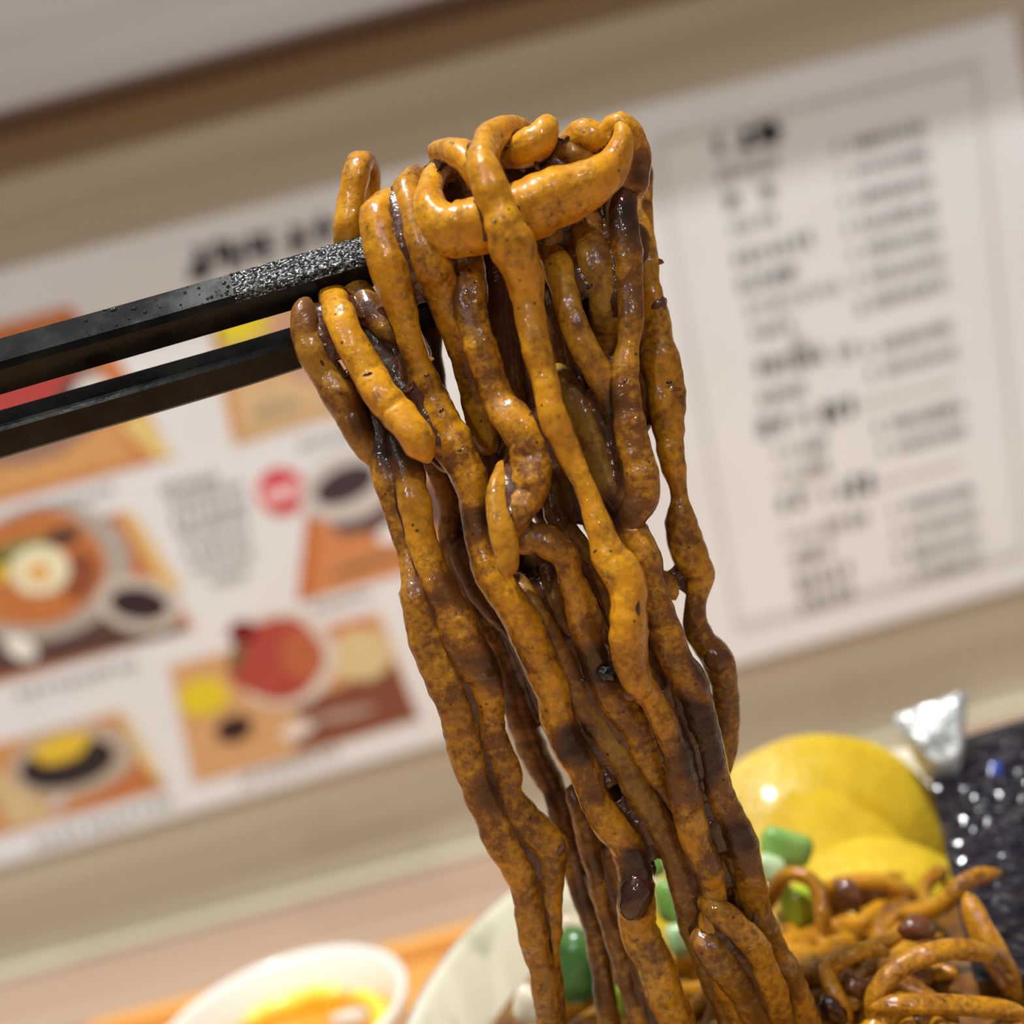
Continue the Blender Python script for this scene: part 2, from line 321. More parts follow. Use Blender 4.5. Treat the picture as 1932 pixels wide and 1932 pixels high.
bowl = empty('noodle_bowl', BC, 'big white ceramic bowl of sauced noodles under the lifted bundle', 'bowl')
outer = [(.030, .0), (.033, .0), (.033, .006), (.045, .010), (.066, .026), (.080, .052), (BR-.0008, .0805), (BR, .0822), (BR-.0018, .0830)]
inner = [(BR-.0036, .0815), (.0765, .060), (.062, .033), (.040, .016), (.0001, .012)]
lathe('bowl_wall', BC, outer, CERW, bowl); lathe('bowl_inside', BC, [outer[-1]]+inner, CERP, bowl)
ring = lathe('foot_ring', BC, [(.0001, .003), (.030, .003), (.030, 0)], CERW, bowl)
DC = (-.0900, .2962, .006)
dish = empty('side_dish_bowl', DC, 'small round white dish at the bottom left holding yellow and orange food', 'dish')
R2 = .0335
lathe('dish_wall', DC, [(.016, 0), (.018, 0), (.018, .004), (.027, .014), (R2-.0005, .046), (R2, .0490), (R2-.0012, .0498), (R2-.0026, .0485), (.0308, .040), (.022, .022), (.0001, .018)], CERW, dish, 56)

# ------------------------------------------------------------------ strand builder
WIDER = {'short noodle arching': 1.22, 'fat curled': 1.22, 'small folded': 1.25, 'pointed noodle': 1.22, 'long central': 1.15, 'noodle looped': 1.15, 'pale sauced': 1.15, 'broad yellow': 1.07}
PROT = []                                     # raw centre lines kept for the sauce film
def catmull(pts, step):
    out = []; n = len(pts)
    for i in range(n-1):
        p0 = pts[max(0, i-1)]; p1 = pts[i]; p2 = pts[i+1]; p3 = pts[min(n-1, i+2)]
        L_ = math.sqrt(sum((p2[k]-p1[k])**2 for k in range(3))); m = max(1, int(L_/step))
        for j in range(m):
            t = j/m; t2 = t*t; t3 = t2*t
            out.append(tuple(.5*((2*p1[k])+(-p0[k]+p2[k])*t+(2*p0[k]-5*p1[k]+4*p2[k]-p3[k])*t2+(-p0[k]+3*p1[k]-3*p2[k]+p3[k])*t3) for k in range(len(p1))))
    out.append(tuple(pts[-1])); return out
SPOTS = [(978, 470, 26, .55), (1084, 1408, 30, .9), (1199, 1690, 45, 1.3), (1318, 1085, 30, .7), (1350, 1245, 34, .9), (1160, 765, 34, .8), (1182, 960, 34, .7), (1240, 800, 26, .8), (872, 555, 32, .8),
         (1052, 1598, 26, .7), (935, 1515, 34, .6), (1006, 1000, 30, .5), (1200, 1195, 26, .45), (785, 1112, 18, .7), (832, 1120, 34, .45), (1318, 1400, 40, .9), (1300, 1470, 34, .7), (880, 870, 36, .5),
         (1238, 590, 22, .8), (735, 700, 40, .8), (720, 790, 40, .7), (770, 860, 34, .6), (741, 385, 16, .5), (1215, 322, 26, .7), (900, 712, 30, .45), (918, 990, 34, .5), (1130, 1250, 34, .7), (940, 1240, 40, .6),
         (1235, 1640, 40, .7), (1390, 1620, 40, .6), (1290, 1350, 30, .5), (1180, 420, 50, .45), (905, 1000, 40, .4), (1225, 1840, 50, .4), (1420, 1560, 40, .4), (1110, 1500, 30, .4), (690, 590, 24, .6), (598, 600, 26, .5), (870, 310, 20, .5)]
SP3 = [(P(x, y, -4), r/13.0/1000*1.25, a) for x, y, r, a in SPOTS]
def frames(cl):
    T = [(cl[min(i+1, len(cl)-1)]-cl[max(i-1, 0)]).normalized() for i in range(len(cl))]
    n = (-f0-T[0]*(-f0).dot(T[0])).normalized(); out = []
    for i, t in enumerate(T):
        n = (n-t*n.dot(t)); n = n.normalized() if n.length > 1e-6 else t.orthogonal().normalized(); out.append((t, n, t.cross(n)))
    return out
def strand(name, cl, rad, mat, seed, sauce=.2, tint=0., sides=16, flat_=.84, wob=.085, twist=.35, spots=True, parent=None, sq=2.7):
    N = len(cl); fr = frames(cl); vs = []; fs = []; sv = []; s = 0.; off = Vector((seed*3.1, seed*1.7, seed*.9))
    for i in range(N):
        if i: s += (cl[i]-cl[i-1]).length
        t, n, b = fr[i]
        k = 1+wob*1.3*noise.noise(Vector((s*240, seed, 0)))+wob*.9*noise.noise(Vector((s*700, seed, 5)))
        tw = twist*noise.noise(Vector((s*70, seed, 9)))*2+seed*.7 % .5-.25
        end = min(i, N-1-i); ds = min(s, 1)
        ec = [0.02, .52, .78, .93][end] if end < 4 else 1
        jog = Vector((noise.noise(Vector((s*160, seed, 20))), noise.noise(Vector((s*160, seed, 30))), noise.noise(Vector((s*160, seed, 40)))))*rad[i]*.16
        for j in range(sides):
            a = 2*math.pi*j/sides; ca, sa = math.cos(a), math.sin(a)
            m = (abs(ca)**sq+abs(sa)**sq)**(-1/sq)
            kk = k*(1+wob*.8*noise.noise(Vector((s*420+off.x, ca*1.1+off.y, sa*1.1))))
            X, Y = ca*m*rad[i]*kk*ec, sa*m*rad[i]*kk*flat_*ec
            X, Y = X*math.cos(tw)-Y*math.sin(tw), X*math.sin(tw)+Y*math.cos(tw)
            p = cl[i]+jog+b*X+n*Y; vs.append(p)
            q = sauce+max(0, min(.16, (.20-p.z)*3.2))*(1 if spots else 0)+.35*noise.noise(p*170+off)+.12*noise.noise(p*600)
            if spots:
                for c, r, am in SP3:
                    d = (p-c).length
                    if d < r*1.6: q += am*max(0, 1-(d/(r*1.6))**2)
            sv.append(max(0, min(1, q)))
    for i in range(N-1):
        for j in range(sides): a = i*sides+j; b2 = i*sides+(j+1) % sides; fs.append([a, b2, b2+sides, a+sides])
    fs.append(list(range(sides-1, -1, -1))); fs.append([(N-1)*sides+j for j in range(sides)])
    o = mesh(name, vs, fs, mat, parent)
    at = o.data.attributes.new('sauce', 'FLOAT', 'POINT'); at.data.foreach_set('value', sv)
    at = o.data.attributes.new('tint', 'FLOAT', 'POINT'); at.data.foreach_set('value', [tint]*len(vs))
    return o
def zbase(y): return 0 if y < 1150 else (y-1150)/800*11.0
def noodle(label, pts, sauce=.2, tint=0., group=None, film=True, name='noodle', **kw):
    """pts: x, y (photograph pixels), width in pixels, millimetres behind the focus plane"""
    wk = max([1.0]+[k for t, k in WIDER.items() if label.startswith(t)]); q = []
    for (x, y, w_, z) in pts:
        if wk > 1 and y > 480: w_ /= wk                  # fuller only where the strand bends over the top
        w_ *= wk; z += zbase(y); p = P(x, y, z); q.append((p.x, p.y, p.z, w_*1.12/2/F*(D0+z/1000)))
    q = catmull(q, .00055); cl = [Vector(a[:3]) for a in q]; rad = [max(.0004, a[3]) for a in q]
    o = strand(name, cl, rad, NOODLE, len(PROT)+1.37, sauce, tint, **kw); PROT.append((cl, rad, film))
    tag(o, label, 'noodle', group); return o
# ---- front strands, traced one by one
noodle('short noodle stub looping up above the tip of the upper chopstick', [(640, 600, 46, 9), (652, 520, 46, 8), (657, 448, 48, 1), (667, 370, 49, 0), (675, 318, 46, 0), (688, 303, 36, 4), (699, 330, 34, 7), (703, 380, 32, 9), (708, 450, 32, 12), (715, 520, 32, 13)], .10)
noodle('long noodle draped over the upper chopstick tip and reaching the bottom of the frame',
 [(762, 430, 40, 1), (756, 392, 44, -2), (735, 378, 52, -5), (713, 400, 56, -8), (713, 440, 62, -9), (727, 490, 66, -9), (744, 545, 64, -8), (760, 592, 52, -7), (773, 640, 47, -7), (785, 680, 48, -6), (796, 710, 54, -6), (809, 750, 62, -5), (828, 795, 66, -5), (850, 838, 68, -5), (874, 882, 64, -5), (891, 930, 56, -5), (897, 976, 50, -5), (906, 1020, 52, -5), (918, 1060, 62, -5),
  (938, 1098, 66, -5), (962, 1135, 66, -5), (986, 1183, 66, -5), (1012, 1235, 66, -5), (1029, 1274, 62, -5), (1042, 1313, 58, -5), (1050, 1352, 56, -5), (1067, 1393, 54, -5), (1086, 1425, 54, -5), (1104, 1460, 52, -5), (1122, 1510, 54, -5), (1152, 1556, 58, -5), (1180, 1590, 60, -5), (1193, 1635, 62, -5), (1199, 1690, 68, -5), (1207, 1750, 64, -4), (1232, 1805, 62, -4), (1250, 1856, 62, -4), (1270, 1910, 62, -3), (1290, 1975, 60, -2), (1310, 2060, 58, 0)], .12)
noodle('bright yellow short noodle with a cut end, slanting down from under the upper chopstick',
 [(612, 490, 40, 9), (618, 535, 44, 4), (632, 572, 50, -3), (645, 605, 54, -7), (658, 640, 54, -8), (676, 672, 54, -8), (697, 706, 56, -8), (720, 740, 58, -9), (746, 772, 60, -9), (770, 803, 58, -10), (790, 834, 56, -10), (805, 858, 50, -10), (813, 874, 40, -10)], .06)
noodle('outermost noodle at the left edge below the chopsticks, its ragged end touching the lower stick',
 [(582, 560, 30, -4), (573, 590, 46, -5), (580, 632, 58, -5), (596, 668, 62, -5), (615, 703, 62, -4), (636, 742, 60, -4), (655, 775, 54, -3), (672, 808, 52, -3), (692, 842, 46, -2), (712, 872, 34, -1), (728, 905, 28, 0)], .30, .55)
noodle('short thick noodle piece just under the upper chopstick, tucked behind the draped noodle', [(640, 500, 48, 7), (668, 545, 54, 1), (692, 578, 56, -2), (718, 600, 56, -3), (745, 622, 54, -3), (775, 650, 50, -1), (800, 690, 40, 2)], .18, .55)
noodle('dark glossy noodle thick with sauce between the two bright left strands', [(660, 570, 44, 4), (686, 622, 50, -1), (712, 660, 54, -2), (737, 702, 58, -3), (762, 748, 60, -3), (792, 795, 56, -2), (826, 845, 50, -1), (858, 890, 40, 0)], .62, .3)
noodle('brown noodle forming the leftmost long strand of the bundle, knotted halfway down',
 [(668, 690, 40, 2), (690, 748, 46, 1), (712, 806, 48, -1), (724, 860, 48, -2), (733, 912, 44, -3), (743, 955, 42, -3), (756, 1000, 40, -3), (770, 1045, 40, -3), (780, 1090, 44, -4), (784, 1125, 50, -5), (791, 1171, 54, -5), (803, 1212, 58, -5), (822, 1252, 62, -5), (840, 1290, 60, -5), (856, 1332, 60, -5), (868, 1384, 58, -5), (885, 1447, 54, -5), (907, 1503, 54, -5), (930, 1550, 54, -5), (950, 1594, 54, -5), (972, 1630, 52, -5), (986, 1668, 48, -5), (996, 1712, 46, -4), (1007, 1762, 48, -4), (1018, 1812, 48, -3), (1027, 1862, 46, -3), (1037, 1925, 46, -2), (1046, 1990, 44, -1), (1055, 2070, 44, 0)], .30, .25)
noodle('long noodle second from the left, bending at a dark knob low down',
 [(728, 780, 34, 3), (746, 822, 44, -1), (760, 862, 50, -3), (773, 895, 54, -4), (779, 930, 54, -5), (786, 970, 54, -5), (797, 1018, 54, -5), (812, 1062, 54, -5), (828, 1104, 56, -5), (848, 1148, 60, -5), (868, 1198, 66, -5), (890, 1240, 66, -5), (912, 1275, 60, -4), (925, 1314, 52, -4), (926, 1352, 50, -3), (928, 1385, 48, -3), (941, 1420, 50, -3), (956, 1464, 50, -3), (963, 1503, 52, -3), (986, 1542, 54, -3), (1016, 1574, 60, -3), (1038, 1600, 62, -3), (1040, 1645, 46, -3), (1037, 1693, 42, -2), (1040, 1742, 40, -2), (1037, 1795, 32, -1), (1045, 1845, 30, 0), (1051, 1925, 34, 0), (1056, 2000, 34, 1), (1060, 2070, 34, 2)], .28, .1)
noodle('noodle looped over the top just right of the one draped at the chopstick tip',
 [(812, 372, 38, 3), (800, 345, 44, 0), (778, 343, 50, -3), (764, 364, 54, -6), (775, 404, 58, -8), (788, 449, 62, -9), (806, 492, 64, -9), (828, 533, 64, -7), (848, 580, 60, -5), (866, 632, 56, -3), (884, 690, 52, -1), (897, 745, 50, 0), (908, 805, 48, 1), (924, 860, 46, 2)], .30, .1)
noodle('reddish brown noodle curving in an S to a hook mid bundle',
 [(878, 470, 56, -3), (882, 505, 60, -5), (886, 545, 62, -6), (890, 590, 58, -7), (899, 632, 54, -8), (914, 675, 54, -8), (927, 720, 54, -8), (943, 757, 56, -8), (967, 795, 66, -9), (990, 830, 72, -9), (1000, 868, 72, -9), (1000, 902, 68, -10), (992, 934, 62, -10), (977, 962, 56, -11), (963, 990, 50, -10), (956, 1022, 40, -8)], .34)
noodle('short hanging noodle end with a dark tip, just left of the hooked strand', [(950, 868, 20, -6), (945, 900, 30, -9), (939, 938, 38, -11), (942, 976, 42, -12), (949, 1012, 44, -12), (955, 1045, 42, -12), (957, 1072, 38, -12), (955, 1090, 24, -11)], .16, .2)
noodle('noodle branching right from below the hooked strand and passing behind the central one',
 [(955, 1000, 40, -6), (978, 1018, 48, -8), (1012, 1013, 56, -8), (1045, 1028, 58, -8), (1068, 1052, 50, -8), (1075, 1085, 44, -8), (1088, 1120, 48, -7), (1103, 1160, 60, -6), (1122, 1205, 66, -5), (1135, 1250, 66, -4), (1150, 1300, 64, -4), (1176, 1340, 62, -4), (1204, 1372, 60, -4), (1222, 1408, 60, -3), (1238, 1448, 58, -2), (1262, 1495, 54, -1), (1290, 1545, 50, 0), (1315, 1600, 46, 1)], .34, .15)
noodle('broad yellow front noodle of the top loop, a shallow U ending at the right',
 [(862, 345, 34, 2), (843, 322, 40, -2), (818, 335, 44, -5), (807, 372, 52, -8), (813, 408, 70, -10), (842, 432, 86, -11), (882, 434, 90, -11), (925, 424, 90, -10), (975, 404, 92, -9), (1025, 382, 98, -9), (1075, 366, 92, -9), (1118, 344, 76, -9), (1152, 314, 60, -8), (1172, 280, 46, -8), (1176, 252, 34, -8), (1160, 228, 22, -7)], .02, 0, wob=.05)
noodle('long central noodle looped over the top, in front of all others',
 [(1008, 262, 30, 0), (985, 246, 36, -4), (950, 248, 42, -8), (922, 268, 44, -11), (910, 302, 50, -14), (922, 345, 62, -15), (940, 390, 68, -15), (957, 430, 72, -15), (974, 472, 76, -14), (985, 512, 74, -13), (993, 552, 64, -12), (1002, 602, 58, -12), (1013, 655, 57, -12), (1024, 703, 54, -12), (1034, 745, 54, -12), (1045, 783, 58, -12), (1060, 820, 58, -11), (1075, 858, 52, -11), (1094, 896, 46, -11), (1112, 936, 44, -11), (1124, 976, 48, -11), (1136, 1014, 58, -11), (1152, 1052, 64, -11), (1174, 1084, 66, -11), (1187, 1118, 64, -11), (1188, 1160, 68, -11), (1189, 1200, 70, -11), (1194, 1244, 66, -10), (1208, 1284, 58, -10), (1228, 1318, 52, -9), (1248, 1352, 50, -9), (1266, 1390, 54, -8), (1280, 1428, 60, -8), (1288, 1474, 60, -8), (1297, 1530, 54, -8), (1313, 1580, 52, -8), (1332, 1626, 54, -8), (1344, 1668, 50, -7), (1348, 1705, 52, -6), (1342, 1745, 56, -5), (1352, 1800, 56, -4), (1374, 1852, 56, -3), (1398, 1905, 56, -2), (1425, 1970, 54, -1), (1455, 2050, 52, 0)], .10)
noodle('short noodle arching over the top between the left curl and the central noodle', [(838, 312, 34, -1), (834, 290, 38, -4), (852, 283, 42, -8), (876, 293, 46, -11), (900, 318, 48, -12), (922, 350, 46, -12), (940, 385, 36, -10)], .12)
noodle('fat curled noodle end standing highest on top of the bundle, left of centre', [(945, 288, 36, -2), (968, 292, 52, -5), (998, 281, 60, -7), (1022, 262, 56, -8), (1030, 240, 44, -8), (1022, 226, 26, -7)], 0., wob=.05)
noodle('small folded noodle on top between the high curl and the pointed tip', [(1150, 292, 26, 0), (1140, 275, 34, -3), (1122, 262, 38, -5), (1098, 252, 38, -5), (1080, 266, 36, -4), (1074, 292, 34, -1), (1078, 330, 34, 3)], .06)
noodle('pale sauced noodle lump sunk in the hollow of the top loop', [(1010, 330, 44, 2), (1035, 302, 52, -1), (1066, 292, 58, -3), (1095, 300, 54, -3), (1118, 318, 44, 0)], .35, .5)
noodle('pointed noodle fold forming the upper right corner of the bundle', [(1120, 300, 30, -2), (1148, 275, 34, -5), (1152, 248, 36, -6), (1166, 236, 34, -7), (1184, 258, 44, -6), (1196, 292, 48, -4), (1194, 330, 50, -3), (1180, 370, 52, -2)], .14)
noodle('noodle leaving the right fold and hanging down the right side to the lower corner',
 [(1176, 340, 54, -2), (1172, 390, 54, -3), (1176, 440, 52, -4), (1182, 490, 50, -5), (1187, 540, 48, -5), (1190, 590, 44, -6), (1188, 640, 42, -6), (1182, 680, 46, -6), (1179, 720, 54, -6), (1184, 766, 52, -6), (1191, 812, 54, -6), (1199, 860, 56, -6), (1208, 905, 56, -6), (1208, 940, 56, -6), (1194, 968, 54, -6), (1186, 990, 60, -5), (1200, 1028, 68, -5), (1213, 1068, 62, -5), (1226, 1106, 54, -5), (1240, 1146, 54, -5), (1254, 1190, 56, -5), (1270, 1232, 58, -5), (1287, 1272, 62, -5), (1305, 1314, 62, -5), (1321, 1358, 60, -5), (1334, 1402, 58, -5), (1346, 1450, 56, -5), (1360, 1496, 52, -5), (1378, 1542, 52, -5), (1396, 1586, 52, -5), (1412, 1630, 50, -5), (1420, 1680, 50, -4), (1430, 1735, 54, -3), (1452, 1790, 56, -2), (1480, 1848, 58, -1), (1508, 1908, 58, 0), (1535, 1970, 56, 1), (1560, 2050, 52, 3)], .36, .15)
noodle('ochre noodle right of the central one, slanting into a fork with the right strand',
 [(1012, 440, 44, 0), (1034, 470, 50, -2), (1053, 505, 50, -4), (1066, 548, 50, -6), (1078, 596, 48, -7), (1094, 640, 48, -7), (1112, 676, 50, -7), (1132, 708, 50, -6), (1148, 742, 48, -5), (1154, 785, 46, -3), (1156, 830, 44, -1), (1162, 880, 42, 0), (1175, 930, 40, 1)], .26, .25)
noodle('short olive noodle hanging under the top loop at the right', [(1096, 372, 54, 0), (1104, 412, 58, -2), (1112, 455, 60, -3), (1124, 500, 60, -4), (1136, 548, 54, -4), (1141, 595, 52, -2), (1138, 640, 46, 1), (1132, 690, 40, 4)], .30, .55)
noodle('thin translucent noodle between the top loop and the ochre slanting one', [(1040, 400, 40, -2), (1044, 440, 42, -3), (1040, 480, 40, -1), (1030, 530, 36, 3)], .3, .6)
noodle('separate wavy noodle hanging free of the bundle on the far right',
 [(1208, 300, 36, 6), (1212, 340, 40, 5), (1210, 390, 38, 4), (1214, 440, 38, 3), (1220, 490, 38, 2), (1224, 540, 40, 1), (1234, 590, 48, 1), (1240, 640, 58, 1), (1248, 695, 62, 1), (1256, 745, 62, 1), (1262, 790, 58, 1), (1264, 830, 52, 1), (1270, 872, 46, 1), (1278, 912, 32, 2), (1282, 945, 34, 2), (1285, 975, 52, 2), (1291, 1012, 62, 3), (1305, 1050, 58, 3), (1321, 1082, 48, 4), (1318, 1110, 38, 4), (1312, 1142, 37, 4), (1313, 1180, 42, 4), (1328, 1212, 46, 4), (1348, 1238, 56, 4), (1361, 1272, 50, 4), (1368, 1310, 46, 4), (1370, 1350, 46, 4), (1366, 1395, 46, 4), (1356, 1440, 46, 3), (1346, 1490, 44, 2), (1345, 1560, 42, 3)], .30)
noodle('olive noodle behind the central strand, from its right side to the lower corner', [(1040, 690, 40, 4), (1062, 725, 46, 0), (1084, 756, 50, -2), (1102, 790, 50, -3), (1114, 830, 48, -3), (1127, 868, 46, -3), (1141, 905, 46, -3), (1158, 938, 48, -3), (1180, 972, 50, -2), (1195, 1010, 50, 0), (1210, 1060, 48, 1)], .26, .8)
noodle('olive brown noodle crossing behind the central strand from upper left', [(1036, 890, 44, 3), (1044, 935, 46, 1), (1058, 985, 48, -1), (1082, 1028, 50, -2), (1108, 1072, 52, -2), (1130, 1115, 54, -2), (1152, 1160, 54, -2), (1180, 1200, 50, 0), (1205, 1250, 48, 1)], .42, .7)
noodle('olive noodle running diagonally through the lower middle, left of the central strand',
 [(968, 1085, 36, 1), (985, 1118, 44, -2), (1003, 1150, 48, -3), (1026, 1190, 50, -3), (1054, 1240, 50, -3), (1078, 1290, 50, -3), (1102, 1335, 50, -3), (1134, 1378, 50, -3), (1162, 1416, 50, -3), (1185, 1455, 50, -3), (1210, 1498, 52, -3), (1238, 1542, 52, -3), (1263, 1585, 52, -3), (1280, 1630, 52, -3), (1293, 1680, 56, -3), (1306, 1730, 56, -2), (1326, 1790, 54, -2), (1350, 1850, 54, -1), (1378, 1910, 54, 0), (1408, 1980, 52, 1), (1435, 2060, 50, 2)], .32, .75)
noodle('brown noodle between the olive diagonal and the noodle branching right', [(1035, 1060, 40, 2), (1052, 1120, 48, -1), (1072, 1180, 50, -1), (1096, 1240, 52, -1), (1122, 1295, 52, -1), (1155, 1350, 52, -1), (1184, 1398, 50, -1), (1205, 1445, 48, 0), (1230, 1490, 46, 1), (1262, 1540, 44, 2)], .45, .5)
noodle('olive noodle right of the central one low down, smeared with dark sauce', [(1215, 1150, 40, 2), (1230, 1200, 46, -1), (1245, 1255, 50, -2), (1264, 1305, 50, -3), (1284, 1352, 50, -3), (1304, 1400, 50, -3), (1320, 1452, 50, -3), (1336, 1505, 48, -3), (1356, 1555, 48, -3), (1376, 1600, 48, -3), (1392, 1645, 48, -3), (1404, 1695, 50, -2), (1424, 1750, 50, -1), (1448, 1810, 50, 0), (1474, 1870, 50, 1), (1498, 1930, 50, 2), (1520, 2020, 48, 3)], .5, .6)
noodle('bright brown noodle crossing low over the thick end of the bundle', [(1318, 1690, 36, -6), (1345, 1712, 44, -8), (1378, 1738, 46, -9), (1410, 1768, 48, -9), (1436, 1805, 48, -8), (1452, 1850, 48, -7), (1466, 1900, 46, -5), (1478, 1960, 44, -2), (1490, 2040, 44, 1)], .24, .15)
noodle('brown noodle folded across the lowest visible part of the bundle', [(1310, 1752, 40, -5), (1336, 1790, 50, -7), (1368, 1826, 54, -7), (1398, 1866, 54, -6), (1425, 1912, 52, -5), (1450, 1975, 50, -2), (1470, 2050, 48, 1)], .5, .4)
noodle('dark noodle hanging in shade behind the gap left of centre', [(800, 860, 34, 9), (826, 890, 38, 8), (842, 925, 40, 8), (852, 965, 40, 8), (848, 1005, 40, 8), (858, 1050, 44, 8), (872, 1095, 46, 8), (893, 1140, 46, 9), (916, 1180, 44, 10), (940, 1216, 44, 10), (960, 1262, 46, 10), (976, 1310, 48, 10), (984, 1352, 52, 10), (996, 1398, 50, 10), (1016, 1438, 46, 10), (1040, 1478, 44, 10), (1055, 1518, 44, 9), (1062, 1555, 42, 9), (1071, 1590, 42, 8), (1082, 1632, 42, 8), (1097, 1680, 40, 8), (1113, 1728, 38, 8), (1126, 1775, 38, 8), (1134, 1825, 38, 8), (1142, 1880, 38, 8), (1152, 1940, 38, 8), (1165, 2030, 36, 8)], .48, .1)
noodle('noodle splitting off below the long draped one and falling beside the green vegetable', [(1078, 1478, 34, 4), (1096, 1520, 42, 3), (1112, 1572, 48, 3), (1126, 1618, 50, 3), (1136, 1672, 48, 3), (1152, 1725, 46, 3), (1166, 1775, 44, 3), (1182, 1825, 44, 3), (1196, 1875, 42, 3), (1210, 1930, 42, 3), (1226, 2020, 40, 3)], .45, .1)
noodle('thin blurred noodle filling the space between the split-off strand and the draped one', [(1150, 1590, 34, 2), (1166, 1640, 38, 2), (1180, 1700, 40, 2), (1192, 1760, 42, 2), (1212, 1820, 42, 2), (1232, 1880, 42, 2), (1248, 1940, 42, 2), (1268, 2030, 40, 3)], .5, .1)
noodle('orange noodle bit peeking out at the left edge by the knotted strand', [(772, 1100, 16, 4), (764, 1112, 22, 4), (764, 1128, 24, 4), (774, 1142, 16, 4)], .1)
noodle('small rounded noodle end sticking out right between the bundle and the free strand', [(1228, 1078, 34, 4), (1248, 1098, 42, 3), (1266, 1116, 42, 3), (1276, 1132, 34, 3)], .3)
# ---- dark strands in the core
noodle('dark sauced noodle lying inside the hollow of the top loop, behind the broad front noodle', [(822, 400, 40, 3), (858, 375, 50, 1), (905, 350, 54, 0), (955, 335, 58, -2), (1005, 322, 58, -3), (1055, 318, 56, -3), (1105, 318, 54, -2), (1150, 330, 50, 0)], .62, .3)
noodle('sauce-dark noodle piece low inside the top loop', [(855, 395, 40, 7), (920, 385, 56, 4), (985, 370, 60, 3), (1050, 352, 60, 3), (1120, 350, 54, 4), (1180, 370, 46, 5)], .7, .4)
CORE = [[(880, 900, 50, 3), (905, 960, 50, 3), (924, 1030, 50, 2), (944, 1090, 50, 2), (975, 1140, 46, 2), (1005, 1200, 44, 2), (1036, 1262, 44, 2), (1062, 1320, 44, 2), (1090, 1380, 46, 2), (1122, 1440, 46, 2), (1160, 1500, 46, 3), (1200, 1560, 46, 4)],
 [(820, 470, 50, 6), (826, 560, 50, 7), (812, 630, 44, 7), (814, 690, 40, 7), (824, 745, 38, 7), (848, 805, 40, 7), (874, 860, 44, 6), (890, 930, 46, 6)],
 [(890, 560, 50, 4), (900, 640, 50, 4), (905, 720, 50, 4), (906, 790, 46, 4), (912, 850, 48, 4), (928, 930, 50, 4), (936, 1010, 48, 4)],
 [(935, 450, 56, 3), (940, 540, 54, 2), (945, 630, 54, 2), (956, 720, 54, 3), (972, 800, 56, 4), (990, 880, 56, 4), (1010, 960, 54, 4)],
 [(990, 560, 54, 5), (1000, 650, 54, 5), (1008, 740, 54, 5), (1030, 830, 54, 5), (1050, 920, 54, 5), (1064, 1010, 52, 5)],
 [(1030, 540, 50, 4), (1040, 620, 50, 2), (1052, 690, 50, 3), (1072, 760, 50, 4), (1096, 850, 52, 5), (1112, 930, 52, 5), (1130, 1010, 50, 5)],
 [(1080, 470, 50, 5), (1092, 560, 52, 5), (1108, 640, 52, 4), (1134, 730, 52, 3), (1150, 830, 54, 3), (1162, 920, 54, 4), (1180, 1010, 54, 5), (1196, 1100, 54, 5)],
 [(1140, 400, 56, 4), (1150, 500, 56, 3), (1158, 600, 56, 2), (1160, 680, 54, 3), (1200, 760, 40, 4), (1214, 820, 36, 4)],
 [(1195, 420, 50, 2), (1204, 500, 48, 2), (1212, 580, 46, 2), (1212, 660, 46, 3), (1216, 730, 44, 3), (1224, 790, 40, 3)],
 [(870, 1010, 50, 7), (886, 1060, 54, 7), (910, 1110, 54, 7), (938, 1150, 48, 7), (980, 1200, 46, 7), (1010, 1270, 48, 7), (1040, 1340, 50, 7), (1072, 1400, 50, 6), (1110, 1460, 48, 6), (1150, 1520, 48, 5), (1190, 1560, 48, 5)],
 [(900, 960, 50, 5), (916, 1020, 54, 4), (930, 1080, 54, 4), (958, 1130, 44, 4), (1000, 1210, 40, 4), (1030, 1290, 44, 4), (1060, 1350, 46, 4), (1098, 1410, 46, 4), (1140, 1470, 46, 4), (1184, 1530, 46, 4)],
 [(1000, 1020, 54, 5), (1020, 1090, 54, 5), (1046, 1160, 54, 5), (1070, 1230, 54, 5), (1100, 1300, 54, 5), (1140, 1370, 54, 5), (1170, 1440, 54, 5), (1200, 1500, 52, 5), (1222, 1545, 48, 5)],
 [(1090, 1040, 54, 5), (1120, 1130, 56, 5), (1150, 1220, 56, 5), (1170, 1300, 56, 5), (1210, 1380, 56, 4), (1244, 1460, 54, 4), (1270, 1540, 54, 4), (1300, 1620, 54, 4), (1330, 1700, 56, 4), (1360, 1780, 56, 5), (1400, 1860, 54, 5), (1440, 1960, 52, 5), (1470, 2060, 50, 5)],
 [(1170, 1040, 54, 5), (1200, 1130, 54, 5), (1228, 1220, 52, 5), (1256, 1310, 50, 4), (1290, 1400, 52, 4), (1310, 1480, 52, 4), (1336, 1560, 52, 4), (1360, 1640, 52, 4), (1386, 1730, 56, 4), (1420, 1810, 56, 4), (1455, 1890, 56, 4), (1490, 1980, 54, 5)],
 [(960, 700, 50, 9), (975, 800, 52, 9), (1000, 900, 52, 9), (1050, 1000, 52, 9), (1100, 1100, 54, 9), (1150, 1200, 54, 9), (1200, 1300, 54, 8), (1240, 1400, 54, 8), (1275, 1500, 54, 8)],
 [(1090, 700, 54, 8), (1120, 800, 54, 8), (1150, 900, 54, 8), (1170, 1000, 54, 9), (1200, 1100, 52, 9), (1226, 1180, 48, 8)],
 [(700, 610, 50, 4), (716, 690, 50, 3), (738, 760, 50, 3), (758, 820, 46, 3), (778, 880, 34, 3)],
 [(735, 560, 50, 5), (760, 640, 50, 3), (784, 720, 46, 3), (806, 790, 44, 3), (840, 850, 44, 3)]]
